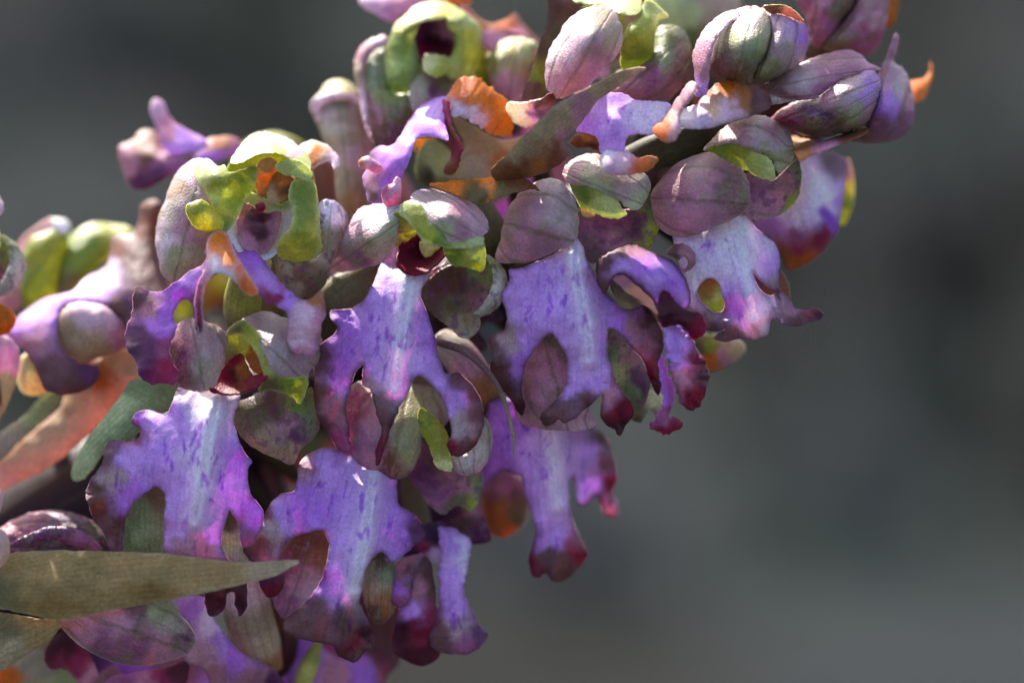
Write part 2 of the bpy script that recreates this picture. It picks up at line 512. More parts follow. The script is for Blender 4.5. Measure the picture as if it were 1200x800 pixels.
def S(parent, name, mat, outline, depth, cols, thick=0.15, label=None, more=(), **kw):
    """one thin part from one sheet, or from several sheets (more) of the same tissue"""
    g = Geo()
    if mat == 'plain' and not kw.get('closed') and kw.get('dome', 0) > 0:
        kw['dome'] *= 0.6                       # thin petals: shallow curves
    sheet(g, outline, depth, cols, **kw)
    for mo in more:
        a = dict(mo); o_, d_, c_ = a.pop('o'), a.pop('d'), a.pop('c')
        sheet(g, o_, d_, c_, **a)
    return build(name, g, mat, parent, 0 if kw.get('closed') else thick, label)

def T(parent, name, mat, path, cols, label=None, **kw):
    g = Geo()
    tube(g, path, cols, **kw)
    return build(name, g, mat, parent, 0, label)

# ------------------------------------------------------------------ the setting: ground
def ground():
    bm = bmesh.new()
    n = 90
    size = 60.0
    for i in range(n + 1):
        for j in range(n + 1):
            a, b = (i / n * 2 - 1), (j / n * 2 - 1)
            x = math.copysign(abs(a) ** 2.6, a) * size
            y = math.copysign(abs(b) ** 2.6, b) * size
            z = -0.012 + 0.010 * math.sin(x * 3.1 + 1) * math.sin(y * 2.7) + 0.006 * math.sin(x * 9 + y * 7)
            bm.verts.new((x, y, z))
    bm.verts.ensure_lookup_table()
    for i in range(n):
        for j in range(n):
            a = i * (n + 1) + j
            bm.faces.new([bm.verts[a], bm.verts[a + n + 1], bm.verts[a + n + 2], bm.verts[a + 1]])
    me = bpy.data.meshes.new('ground')
    bm.to_mesh(me); bm.free()
    me.polygons.foreach_set('use_smooth', [True] * len(me.polygons))
    m = bpy.data.materials.new('stony_soil')
    m.use_nodes = True
    t = NT(m)
    co = t.n('ShaderNodeTexCoord').outputs['Object']
    a = t.n('ShaderNodeTexNoise', {'Vector': co, 'Scale': 7.0, 'Detail': 5.0, 'Roughness': 0.6}).outputs[0]
    b = t.n('ShaderNodeTexNoise', {'Vector': co, 'Scale': 3.1, 'Detail': 3.0}).outputs[0]
    c = t.n('ShaderNodeTexNoise', {'Vector': co, 'Scale': 42.0, 'Detail': 5.0, 'Roughness': 0.7}).outputs[0]
    v = t.n('ShaderNodeTexVoronoi', {'Vector': co, 'Scale': 55.0})
    col = t.mix(t.ramp(a, 0.36, 0.64), (0.024, 0.023, 0.021, 1), (0.038, 0.043, 0.046, 1))
    col = t.mix(t.math('MULTIPLY', t.ramp(b, 0.47, 0.62), 0.8), col, (0.021, 0.030, 0.025, 1))
    col = t.mix(t.math('MULTIPLY', t.ramp(c, 0.45, 0.7), 0.5), col, (0.044, 0.045, 0.042, 1))
    bp = t.n('ShaderNodeBump', {'Height': t.math('ADD', c, v.outputs['Distance']), 'Strength': 0.6, 'Distance': 0.01})
    p = t.n('ShaderNodeBsdfPrincipled', {'Base Color': col, 'Roughness': 0.95, 'Specular IOR Level': 0.0, 'Normal': bp.outputs[0]})
    t.n('ShaderNodeOutputMaterial', {'Surface': p.outputs[0]})
    me.materials.append(m)
    o = bpy.data.objects.new('ground', me)
    COL.objects.link(o)
    o['kind'] = 'structure'
ground()

# ------------------------------------------------------------------ the orchid
orchid = bpy.data.objects.new('orchid', None)
COL.objects.link(orchid)
foot = place(-420, 700, -20); foot.z = 0.0
orchid.location = foot
orchid['wl'] = list(foot)
orchid['label'] = 'leaning orchid flower spike crowded with lilac lobed flowers, green hoods and purple buds'
orchid['category'] = 'orchid'

# stem: rises from the ground outside the picture, leans over and runs through the spike
def stem():
    g = Geo()
    tube(g, '-60,700,-17,92 100,600,-17,84 220,530,-17,70 420,415,-17,56 620,290,-17,46 800,180,-17,32 930,95,-16,24 990,50,-15,12',
         '0,660,dark 300,500,dark 600,300,dpurp 900,110,brown', seg=20)  # near-black lower part stands for the shade inside the spike
    return build('stem', g, 'bract', orchid, 0)
stem_o = stem()
def stalk():
    g = Geo()
    p0 = place(60, 640, -17)
    pt = [foot + Vector((0, 0, -0.012)), foot + Vector((0.0, 0.002, 0.09)), foot + Vector((0.012, 0, 0.17)), p0]
    n, seg = 28, 18
    vs, fs = [], []
    for k in range(n):
        t = k / (n - 1)
        q = [(1-t)**3, 3*t*(1-t)**2, 3*t*t*(1-t), t**3]
        c = sum((pt[i] * q[i] for i in range(4)), Vector())
        dq = [-3*(1-t)**2, 3*(1-t)**2 - 6*t*(1-t), 6*t*(1-t) - 3*t*t, 3*t*t]
        tg = sum((pt[i] * dq[i] for i in range(4)), Vector()).normalized()
        a = tg.cross(Vector((0, 1, 0))).normalized(); b = a.cross(tg)
        r = 0.0062 - 0.0028 * t
        for j in range(seg):
            th = 6.28318 * j / seg
            vs.append(c + (a * math.cos(th) + b * math.sin(th)) * r * (1 + 0.06 * math.sin(5 * th)))
    for k in range(n - 1):
        for j in range(seg):
            j2 = (j + 1) % seg
            fs.append([k * seg + j, k * seg + j2, (k + 1) * seg + j2, (k + 1) * seg + j])
    v = np.array([tuple(p) for p in vs])
    g.add(v, fs, np.tile(np.array([0.16, 0.12, 0.06, 1.0]), (len(v), 1)), np.zeros((len(v), 3)), np.zeros(len(v)))
    build('stalk', g, 'bract', orchid, 0)
stalk()

def axis_at(x):
    return (x, 650 - (x - 40) * 0.617, -17.0)
def FL(bx, by, bd, ax, r=17, cols='olive', c2='brown', name='flower', label=None):
    """the flower's stalk-like ovary, from the stem to the back of the flower; its petals are its children"""
    a = axis_at(ax)
    mx, my, md = (a[0] * .45 + bx * .55), (a[1] * .45 + by * .55 - 8), (a[2] * .45 + bd * .55)
    return T(orchid, name, 'bract', f'{a[0]},{a[1]},{a[2]},{r*.7} {mx},{my},{md},{r} {bx},{by},{bd},{r*.8}',
             f'{a[0]},{a[1]},{c2} {bx},{by},{cols}', label=label)

# ============ flower in the middle of the spike (big lilac lip, wine-red throat)
f = FL(480, 300, -4.5, 430)
S(f, 'lip', 'lip',
  '447,308 452,295 461,284 468,298 470,316 482,321 497,320 512,312 524,305 512,318 500,330 493,343 500,365 510,395 516,422 524,438 536,436 550,447 562,465 568,485 565,505 557,522 545,532 535,535 527,531 524,520 529,508 526,490 520,472 510,455 500,445 490,440 482,452 475,467 468,478 460,498 450,524 441,545 440,530 447,508 446,497 440,480 436,465 432,455 425,452 424,437 425,427 417,435 411,455 406,470 406,488 411,515 410,530 397,527 388,512 375,495 370,480 367,462 369,442 367,422 372,407 387,395 396,384 388,374 387,364 397,362 412,361 427,350 437,332 442,318',
  '465,292,-2.2 480,330,0.2 470,360,1.6 455,430,2.8 387,364,-0.8 371,430,-0.6 375,495,-1.2 397,525,-1.8 410,450,1.6 450,470,2.6 446,497,1.4 441,545,0.6 500,430,2.2 520,445,2.0 566,480,-0.8 545,530,1.2 527,500,2.6 550,450,-0.6 520,306,-3 495,345,0.5',
  '465,292,pale 480,328,pale 450,330,lilac 440,370,lilac 410,385,lilac2 400,420,lilac2 400,450,lilac 392,480,mauve 370,420,gbrown 369,460,gbrown 374,490,brown 397,522,purp 410,520,purp 455,430,lilac 440,440,lilac 430,450,mauve 440,475,gbrown 450,480,gbrown 446,497,gbrown 441,540,mroon2 452,518,mroon2 461,490,maroon 470,460,lilac 490,420,lilac 500,390,lilac2 515,450,lilac 532,470,lilac 540,500,glil 566,490,gbrown 555,460,gbrown 555,520,gbrown 530,520,mroon2 535,440,gbrown 515,311,pinkw',
  edge=('maroon', 3.5, 0.5), ruffle=0.5, curl=0.22, axis='480,300 455,480', spots=12, streak=('481,325 474,370 466,420 462,455', 12, 'white', 0.8), teeth=0.5)
S(f, 'lateral_sepal', 'sepal', '384,315 392,295 402,277 416,250 422,244 442,239 467,239 469,252 467,268 463,287 446,309 427,314 405,319 386,318',
  '384,316,-4.5 400,280,-2.5 420,244,-2.5 460,242,-0.5 440,280,1.2 460,285,1.0 427,312,-1 405,317,-3',
  '400,300,pink 390,312,purp 412,270,pinkw 422,250,white 450,248,white 430,285,gtan 445,295,tan 455,270,ggreen 425,308,purp', dome=1.0, axis='466,262 385,316', edge=('pinkw', 5, 0.5))  # white along the top is sunlight put into the colour
S(f, 'dorsal_sepal', 'sepal', '481,231 485,225 500,221 515,222 532,227 550,235 562,245 570,256 573,270 567,276 555,279 542,282 525,283 516,274 507,266 499,256 493,244 487,237',
  '482,232,1.0 515,222,-1.5 550,235,-0.5 572,268,0.5 545,280,3.6 520,275,3.2 500,255,2.6 525,250,3.2',
  '495,235,glil 515,240,glil 530,255,glil 545,245,pink 560,250,pinkw 567,265,pinkw 540,272,mauve 520,268,ggreen', dome=1.2, axis='485,228 560,275', edge=('pinkw', 5, 0.6))  # paler right edge paints the sun on the hood
S(f, 'petal', 'plain', '467,246 470,240 482,234 490,236 496,242 502,255 510,265 520,272 530,277 545,279 560,277 567,277 567,286 557,289 540,291 525,291 510,287 500,285 490,275 480,262 470,254 464,250',
  '466,248,0.5 485,240,2.0 500,262,3.2 525,285,3.9 566,282,2.2 490,272,3.2',
  '470,247,lgreen 485,245,ygreen 500,265,ygreen 520,280,green 545,286,lgreen 562,283,pgreen', dome=0.8, edge=('pgreen', 4, 0.6))
S(f, 'petal', 'plain', '520,289 567,285 569,300 565,318 555,316 545,313 532,311 522,300', '520,290,2.2 568,287,1.6 565,316,0.6 530,308,1.0',
  '530,300,green 560,292,lgreen 560,312,ygreen', dome=0.5)
S(f, 'petal', 'plain', '463,249 472,254 482,263 489,273 480,281 470,288 462,288 460,268', '463,250,1.0 487,274,0.2 465,286,-1.5', '465,255,ygreen 480,268,yellow 465,280,olive')
S(f, 'throat', 'throat', '466,310 467,295 474,282 484,273 491,281 493,295 500,301 510,294 522,291 518,302 507,313 495,320 482,321 472,317',
  '470,300,-0.2 485,274,-1.5 491,290,-3.2 485,300,-2.6 495,318,1.2 475,316,1.0 520,292,0.3 505,308,0.2',
  '470,305,mroon2 490,315,mroon2 515,298,mroon2 487,290,maroon 488,300,maroon 480,280,wine', curl=-0.4, curlw=6)
S(f, 'column', 'plain', '491,284 500,283 516,290 511,295 501,302 494,297', '495,285,-0.5 512,292,-0.4 500,300,-0.9', '500,290,pyel 508,292,pyel', dome=1.0)
S(f, 'lateral_sepal', 'spotted', '493,342 505,325 525,312 545,310 562,314 568,300 578,312 580,328 577,345 570,357 562,369 561,385 551,395 540,395 525,381 508,368 498,356',
  '495,342,-2.5 530,312,-2.5 570,305,-2 578,330,-1.2 545,345,-4.2 550,394,-1.6 515,372,-2.6',
  '510,345,brown 540,330,brown 530,360,olive 545,380,gtan 560,320,sage 572,325,green 562,350,mauve 545,392,grey', axis='530,310 550,395',
  more=[dict(o='566,297 577,301 588,311 595,329 593,346 586,358 573,368 560,371 555,367 566,356 574,343 578,326 575,312', d='567,299,-1.6 590,330,-1.6 575,330,-0.2 560,369,-0.6', c='580,310,ggreen 588,335,silver 570,362,grey', dome=0.7)])

# ============ flower below it, whose lip hangs behind
f = FL(510, 520, -8, 470)
S(f, 'dorsal_sepal', 'sepal', '405,456 425,446 460,450 490,450 515,456 524,473 526,492 516,503 496,510 493,527 486,547 476,558 463,562 445,555 430,549 412,535 407,515 404,490',
  '410,460,-3 460,455,-4 520,465,-5 460,510,-0.6 425,520,-0.8 520,490,-3.2 465,558,-1.5 412,530,-2.2',
  '415,480,wine 425,510,purp 432,540,mauve 455,545,rbrown 475,500,ggreen 480,530,ggreen 500,470,ggreen 515,480,grey 460,470,ggreen 440,500,mauve', dome=1.2, axis='480,455 455,560', edge=('plum', 3, 0.5))
S(f, 'petal', 'plain', '492,478 502,482 520,500 525,510 525,525 530,540 528,552 519,551 511,547 507,535 499,517 491,505',
  '495,482,-1.2 520,505,-0.8 525,548,-0.4 500,515,-1.0', '498,488,green 510,505,ygreen 518,530,ygreen 522,548,pyel', dome=0.4)
S(f, 'lateral_sepal', 'sepal', '528,536 545,530 558,518 566,487 575,499 577,520 571,540 560,553 542,557 531,549', '530,540,-1.2 570,500,-2.2 570,530,-2.0 545,554,-1.5', '545,540,silver 565,520,silver 570,505,grey 550,550,pinkw', dome=1.0)
S(f, 'lateral_sepal', 'spotted', '478,556 492,520 506,528 520,548 535,553 560,551 565,560 563,580 553,598 535,592 520,602 503,592 488,572',
  '480,556,-4 510,535,-4 562,556,-3.4 555,595,-3.6 520,570,-5.2', '500,560,plum 520,575,purp 540,570,mauve 555,590,ygreen 560,570,sage 535,590,olive', axis='490,530 550,595')
S(f, 'lip', 'lip',
  '575,470 600,466 640,470 674,492 696,500 710,511 717,528 723,558 718,577 725,588 723,605 710,605 704,591 699,580 685,592 678,591 673,575 672,558 668,563 668,585 670,602 677,624 685,638 689,649 674,669 660,681 645,680 638,672 630,677 624,675 619,657 623,640 627,618 622,599 612,574 609,557 600,554 583,557 571,569 564,585 568,607 575,624 576,632 561,638 536,632 520,618 530,608 547,594 556,578 563,540 566,500',
  '600,475,-4 640,520,-5.2 645,600,-5 650,670,-5.5 570,550,-7 540,620,-7.5 700,540,-8.5 715,600,-10 620,560,-5.2',
  '600,500,lilac2 575,530,lilac2 620,530,lilac 645,600,lilac 648,630,lilac 640,655,brown 660,660,brown 625,660,mroon2 680,645,mroon2 690,530,lilac 690,570,lilac 708,540,gbrown 715,570,mroon2 716,600,pink 705,515,brown 555,590,mauve 540,615,brown 565,630,plum',
  edge=('maroon', 4, 0.5), ruffle=0.5, curl=0.8, axis='640,480 650,670', spots=16, streak=('640,490 650,540 653,590', 12, 'white', 0.8), teeth=0.5)
S(f, 'bract', 'lip', '566,575 580,556 600,553 614,565 620,590 615,612 600,626 585,630 572,622 566,600', '566,590,-12 600,560,-11 610,610,-13', '590,570,mauve 600,580,gbrown 575,600,obrown 590,615,obrown 605,600,olive', dome=2.0)

# ============ flower with a broad pink sepal and the lip right of the middle
f = FL(668, 285, -5, 560)
S(f, 'dorsal_sepal', 'sepal', '580,300 585,285 590,262 597,242 610,225 625,215 642,209 657,212 670,227 676,242 679,260 677,275 672,284 655,293 637,301 620,307 600,309 584,307',
  '582,302,-1.5 600,240,-1 640,210,-0.5 678,260,1.4 672,282,2.0 630,300,1.2 635,255,2.0',
  '600,290,pink 595,270,mauve 620,260,mauve 615,235,mauve 640,225,glil 660,240,glil 668,262,glil 640,285,mauve', dome=1.6, axis='588,262 676,284', edge=('grey', 4, 0.5))
S(f, 'lip', 'lip',
  '676,278 660,290 642,300 622,309 607,315 597,315 596,330 588,345 590,358 594,371 590,386 580,392 572,395 575,410 575,435 585,452 597,467 607,482 611,488 614,478 611,460 614,440 620,417 632,402 646,391 654,400 661,412 665,424 665,440 660,457 652,467 637,482 633,488 637,498 647,497 655,491 660,496 672,491 690,477 706,463 704,475 705,488 710,497 720,503 727,510 732,500 743,487 740,472 732,462 722,447 715,427 712,412 714,384 725,390 737,402 750,417 757,430 760,440 765,452 772,462 776,452 773,440 773,422 778,400 773,382 763,365 752,354 737,359 728,354 718,350 709,343 700,327 690,307 683,290',
  '676,284,0.2 665,310,1.6 655,370,3.2 600,318,0 585,400,-0.2 580,440,-0.4 609,485,-1.2 632,380,2.4 680,440,3.0 640,490,2.2 690,465,3.2 725,500,1.8 735,470,2.4 712,390,2.6 750,400,1.6 772,455,0.2 770,370,0.6 710,340,1.0 720,440,2.8',
  '675,290,pale 655,310,lilac 610,325,lilac 600,345,lilac 595,400,glil 580,400,gbrown 582,435,brown 592,455,brown 608,483,maroon 625,390,lilac 640,360,lilac 612,420,lilac2 680,430,lilac 672,455,lilac 662,475,gbrown 645,488,gbrown 640,492,brown 690,468,gbrown 700,445,lilac 715,460,pink 720,485,mroon2 735,480,mroon2 728,500,maroon 700,370,lilac 725,375,lilac2 745,385,mauve 765,375,brown 772,400,brown 757,410,mauve 765,440,mroon2 772,458,maroon 700,400,lilac2 705,340,lilac2 685,310,lilac',
  edge=('maroon', 3.5, 0.5), ruffle=0.5, curl=0.22, axis='672,290 665,480', spots=14, streak=('672,300 680,340 688,380 690,420', 12, 'white', 0.8), teeth=0.5)
S(f, 'lateral_sepal', 'sepal', '603,484 608,435 625,398 650,383 672,405 678,450 690,478 698,497 685,503 660,505 630,502 612,496', '605,480,-2.6 640,400,-3 690,490,-1.8 650,450,-1.6',
  '640,430,pink 625,460,pink 655,470,mauve 655,400,olive 685,490,pinkw 620,485,mauve', dome=0.7, axis='635,385 665,500')
S(f, 'lateral_sepal', 'spotted', '708,378 725,386 742,402 756,422 762,447 757,470 747,487 735,492 722,482 712,460 707,420', '712,385,-2 750,430,-3 745,485,-3.5 720,440,-2.2',
  '745,415,mauve 735,400,glil 755,450,plum 715,415,sage 725,430,lgreen 735,460,sage 738,480,olive', dome=0.8)
T(f, 'ovary', 'bract', '745,490,-5,8 755,470,-6,12 768,470,-7,12 778,490,-7,7', '745,490,olive 765,470,pyel 775,490,pink')

# ============ flower with curled wine-dark lobes
f = FL(770, 320, -6, 650)
S(f, 'lip', 'lip', '698,318 700,305 712,297 730,289 745,287 757,292 770,298 785,304 798,316 807,335 810,352 803,362 792,356 783,348 776,345 773,366 764,352 750,337 738,327 728,322 719,327 713,337 708,345 702,336',
  '700,320,1.6 712,300,3.2 745,290,0.6 760,320,4.0 800,340,2.4 775,360,3.2 725,322,3.8',
  '703,318,gbrown 710,303,brown 730,295,brown 745,297,mauve 725,310,lilac 750,310,lilac2 770,325,lilac 790,335,lilac2 803,350,lilac 705,335,brown 770,355,lilac',
  edge=('maroon', 4, 0.7), curl=0.22, spots=9, axis='745,290 790,350', dome=1.0,
  more=[dict(o='771,371 771,352 777,340 785,344 793,355 807,364 820,366 826,377 827,388 820,396 810,396 804,388 797,382 785,382 777,384', d='775,345,4.2 800,375,4.8 824,385,3.8 777,380,4.6', c='780,360,maroon 800,370,maroon 818,385,mroon2', dome=0.8, ruffle=0.3),
        dict(o='776,378 797,376 808,386 812,400 823,417 831,435 831,447 826,462 820,475 812,481 802,477 795,466 790,450 785,435 780,415 777,395', d='785,380,3.4 795,430,4.0 828,440,2.4 810,478,3.0', c='785,390,lilac 790,420,lilac 800,440,pink 815,420,mroon2 825,440,maroon 812,470,mroon2 800,400,lilac', dome=0.8, ruffle=0.5, rfreq=0.15, teeth=0.9, edge=('maroon', 3, 0.5)),
        dict(o='776,415 783,438 791,452 788,475 786,486 798,492 800,500 787,506 780,510 770,506 761,500 767,490 774,480 777,465 774,445 771,425', d='778,430,2.2 785,470,2.2 780,505,2.6', c='780,440,lilac2 780,470,lilac2 778,488,purp 775,500,mroon2 790,500,mroon2', dome=0.5, teeth=0.9)])
S(f, 'petal', 'throat', '715,322 732,320 750,332 765,345 774,362 775,376 757,358 738,362 726,357 720,345', '720,335,0.4 770,365,0.8 745,345,-0.6', '725,330,dpurp 750,345,brown 732,352,olive 765,362,brown')
S(f, 'petal', 'plain', '781,297 787,288 800,285 813,294 816,306 808,317 799,319 796,308 789,301', '785,295,2 812,300,1.2 803,315,2.2', '790,293,brown 808,298,mauve 808,310,gbrown 800,312,purp', dome=1.0, hole='796,306 801,301 806,306 803,314 798,314')

# ============ flower with a dome of pink sepal and green-lined hood, lip with a window between its lobes
f = FL(870, 240, -7, 760)
S(f, 'lateral_sepal', 'sepal', '763,228 774,210 795,190 818,181 839,178 860,188 873,204 879,226 877,243 865,254 844,264 818,274 797,278 778,272 767,258',
  '765,230,-1.5 800,190,-1 840,180,-0.5 878,235,0.8 800,275,0.6 825,230,2.0', '790,230,purp 780,255,mauve 800,210,mauve 815,195,glil 840,200,mauve 850,225,gbrown 820,240,pink 810,262,pink 845,250,mauve 868,235,gbrown', dome=1.8, axis='768,232 877,240', edge=('grey', 4, 0.4))
S(f, 'dorsal_sepal', 'sepal', '824,176 835,162 852,147 870,140 890,135 905,139 920,150 929,165 931,181 923,196 912,203 906,190 898,182 886,178 872,172 858,168 840,171',
  '826,174,0 870,140,-1.2 905,140,-1 930,175,-0.2 910,200,1.6 880,172,3.0 850,166,2.0', '850,158,glil 870,150,mauve 890,155,glil 915,165,glil 910,185,ggreen 905,150,mauve', dome=1.4, axis='828,172 920,190')
S(f, 'petal', 'plain', '828,174 845,169 860,167 875,171 888,178 899,184 906,192 908,212 898,211 889,208 875,200 858,192 842,183', '830,175,0.6 870,172,2.0 905,205,1.8 870,195,0.8', '845,176,green 865,178,ygreen 885,188,lgreen 902,204,pgreen', dome=0.5)
S(f, 'lateral_sepal', 'spotted', '868,205 880,202 890,206 908,210 922,197 935,188 939,209 932,235 912,252 888,258 872,248', '875,215,-0.6 935,195,-1.5 935,225,-1.2 890,255,-1 905,230,-2.4', '885,225,purp 905,235,pink 890,248,mauve 925,215,mauve 935,205,sage 930,235,ygreen', axis='870,220 935,215')
S(f, 'lip', 'lip',
  '788,270 820,262 850,255 878,252 884,265 896,275 908,285 914,302 913,325 914,337 922,347 936,362 955,361 966,367 961,374 946,377 935,381 920,380 906,374 903,378 901,388 891,397 877,398 865,397 848,401 836,396 842,390 850,385 840,388 827,386 821,372 809,363 801,352 804,335 799,322 795,300',
  '800,275,-0.5 860,262,-0.5 850,310,2.4 910,300,-1.8 912,335,-1.5 960,367,1.0 935,370,1.6 880,340,3.0 870,390,2.2 840,395,1.4 825,375,0.4 803,345,0.6',
  '830,285,pale 800,290,pale 860,280,white 890,290,pale 905,310,lilac 912,335,gbrown 930,360,mauve 950,368,mroon2 962,368,maroon 935,375,brown 850,310,pale 870,340,lilac 860,365,lilac2 880,375,pale 890,388,glil 850,394,brown 870,394,brown 830,372,glil 842,380,gbrown 808,350,pale 812,325,white',
  edge=('plum', 3, 0.5), ruffle=0.35, curl=0.22, axis='840,262 875,395', spots=14, streak=('860,275 872,310 880,345 885,370', 12, 'white', 0.8), teeth=0.5,
  hole=['817,342 822,332 832,326 842,332 846,345 849,357 847,364 835,365 825,357 819,350', '882,317 890,325 900,335 910,342 902,346 892,340 886,330'])
S(f, 'bract', 'plain', '812,325 832,318 850,328 856,350 850,370 832,372 815,360', '832,345,-3', '830,332,rbrown 838,350,sage 845,360,green 825,345,olive', dome=1.0)
S(f, 'bract', 'plain', '868,300 895,302 918,320 925,350 905,360 880,345', '895,330,-3', '890,320,plum 910,345,rbrown', dome=0.6)
S(f, 'ovary', 'plain', '808,395 830,391 860,395 874,405 867,420 847,432 826,437 806,427', '808,400,-7 870,405,-8 830,432,-9', '835,405,ygreen 860,405,tan 830,430,orange2 850,420,pink 815,410,olive', dome=2.0, closed=True)

# ============ flower at the right edge of the spike, blurred
f = FL(940, 215, -13, 850)
S(f, 'lip', 'lip', '880,265 900,250 917,236 930,212 940,184 958,175 980,180 993,189 990,220 985,252 981,273 960,299 925,317 915,300 902,279',
  '885,262,-9 945,185,-8 990,195,-12 955,235,-5.5 980,265,-9 925,312,-8 930,285,-6.5', '930,240,white 955,215,white 970,235,white 945,200,pale 920,255,pale 905,260,lilac 950,252,pale 975,187,maroon 985,192,plum 967,256,violet 930,275,purp 940,290,wine 960,280,mroon2 925,305,obrown 945,298,dorange 985,230,lilac', dome=1.4, edge=('plum', 3, 0.4))
S(f, 'lateral_sepal', 'plain', '983,190 994,186 1000,205 1001,228 998,247 988,264 981,255 986,225', '990,200,-13 995,250,-13', '990,200,mauve 995,220,yellow 993,245,ygreen', dome=0.8)
T(f, 'bract', 'bract', '925,172,-9,10 935,180,-9,14 932,205,-8,14 928,225,-8,8', '930,175,brown 930,220,ygreen')

# ============ buds at the upper right
b = FL(880, 60, -8, 860, r=14, name='bud')
S(b, 'sepal', 'sepal', '826,82 827,57 838,32 858,16 880,10 898,12 905,25 906,42 900,62 888,82 882,98 862,99 840,95', '830,80,-3 850,25,-4 905,40,0 885,95,-0.5', '850,60,olive 865,40,ggreen 845,80,gbrown 880,30,glil 885,70,sage 870,85,olive 895,45,ggreen', dome=5.0, closed=True, axis='860,98 885,12')
S(b, 'sepal', 'sepal', '890,11 915,9 935,16 947,37 947,56 939,73 919,88 892,98 876,98 882,82 894,62 900,42 898,24', '895,15,-1.5 935,18,-3 946,50,-3 880,95,-0.6 905,50,0.2', '910,30,pinkw 925,45,glil 935,40,lilac2 900,75,ggreen 915,65,glil 885,90,olive 905,50,glil', dome=3.6, axis='885,98 915,12')
S(b, 'sepal', 'sepal', '811,67 817,48 829,30 845,17 865,10 885,7 893,13 872,20 852,31 840,46 834,66 831,90 826,112 815,113 814,90', '815,65,0 830,30,-1.5 885,10,-1.5 840,40,1.6 825,105,2.0', '820,55,pink 840,28,pinkw 865,16,mauve 825,85,mauve 820,105,lilac', dome=0.6)
S(b, 'petal', 'plain', '894,9 912,5 930,11 943,28 931,23 915,17 903,17', '895,10,0.4 940,25,-0.8', '910,10,brown 930,17,mauve', dome=0.4)
b = FL(960, 110, -9, 900, r=14, name='bud')
S(b, 'sepal', 'sepal', '888,98 905,87 930,77 955,67 980,60 995,58 1010,65 1019,75 1032,80 1016,84 993,91 980,98 966,108 954,116 925,114 904,112 891,106', '890,100,-2 950,70,-3 1000,60,-4 1030,80,-2.5 960,110,0.6 930,100,0.8', '910,97,gbrown 940,90,glil 970,80,mauve 1000,72,mauve 960,100,purp 1020,79,pink', dome=1.6, axis='890,103 1030,80', edge=('pink', 3, 0.4))
S(b, 'sepal', 'sepal', '902,142 928,120 958,113 978,97 1000,88 1021,81 1031,92 1033,106 1028,123 1018,142 1005,151 985,157 960,163 940,159 928,153', '905,142,-3 960,115,-0.8 1025,85,-3 1030,115,-3 960,160,-1.8', '930,138,wine 950,125,plum 970,120,mauve 1000,100,glil 1015,110,lilac2 980,140,olive 955,150,olive 1000,135,ggreen 965,130,dpurp 1020,130,mauve', dome=4.0, closed=True, axis='905,145 1030,95')
S(b, 'bract', 'bract', '870,113 900,111 930,112 966,113.5 930,119 905,123 870,123', '880,116,0.6 965,114,0.2', '880,117,grey 940,115,glil', dome=0.4)
S(b, 'bract', 'bract', '926,160 945,163 965,164 985,158 1010,147 1020,149 1003,161 976,171 950,181 938,187 930,178', '930,170,-2.5 980,160,-1.5 1015,149,-3', '940,175,obrown 970,165,pink 1000,157,rbrown', dome=0.5)
b = FL(1010, 120, -10, 930, r=12, name='bud')
S(b, 'sepal', 'sepal', '1040,63 1049,39 1053,42 1052,60 1048,72 1058,80 1066,95 1071,117 1072,135 1066,151 1055,161 1035,167 1015,168 993,163 1010,150 1022,125 1026,100 1032,80', '1050,42,-6 1040,90,-5.5 1068,120,-7.5 1055,158,-7.5 1000,162,-6 1040,130,-3.8', '1048,55,pink 1040,80,mauve 1055,100,glil 1045,125,lilac2 1060,140,purp 1030,155,purp 1010,162,rbrown 1065,115,pink', dome=3.0, closed=True, axis='1010,165 1050,45')
S(b, 'bract', 'bract', '1062,97 1082,92 1089,82 1090,71 1093,80 1091,98 1083,116 1070,121 1062,112', '1065,105,-10 1090,90,-12', '1075,105,orange2 1088,88,dorange', dome=0.6)
b = FL(985, 20, -12, 930, r=12, name='bud')
S(b, 'sepal', 'sepal', '905,-20 930,0 944,20 949,45 955,57 975,46 986,28 1001,10 1006,-15 980,-45 935,-45', '930,-10,-8 955,50,-8 995,0,-9', '945,15,wine 955,10,pink 965,35,purp 985,10,olive 940,0,purp', dome=3.5, closed=True, axis='950,55 960,-40')
S(b, 'sepal', 'sepal', '960,52 980,32 998,12 1008,-10 1020,-30 1042,-15 1042,8 1038,32 1031,51 1020,66 1005,63 982,60 968,60', '965,52,-8 1010,-10,-9 1038,20,-11 1010,60,-9', '985,45,olive 1005,25,mauve 1020,40,wine 1030,20,pink 1015,55,purp 1025,0,mauve', dome=3.2, closed=True, axis='970,58 1030,-20')
S(b, 'bract', 'bract', '1034,-12 1053,-2 1052,15 1042,33 1032,22', '1040,10,-13', '1042,10,dorange 1048,5,obrown', dome=0.5)
b = FL(815, 15, -20, 840, r=12, name='bud')
S(b, 'sepal', 'plain', '765,-20 800,-30 850,-25 868,0 862,35 840,60 808,66 780,50 764,20', '815,15,-19', '800,20,pgreen 840,10,grey 815,45,sage 850,30,glil', dome=4.0, closed=True)

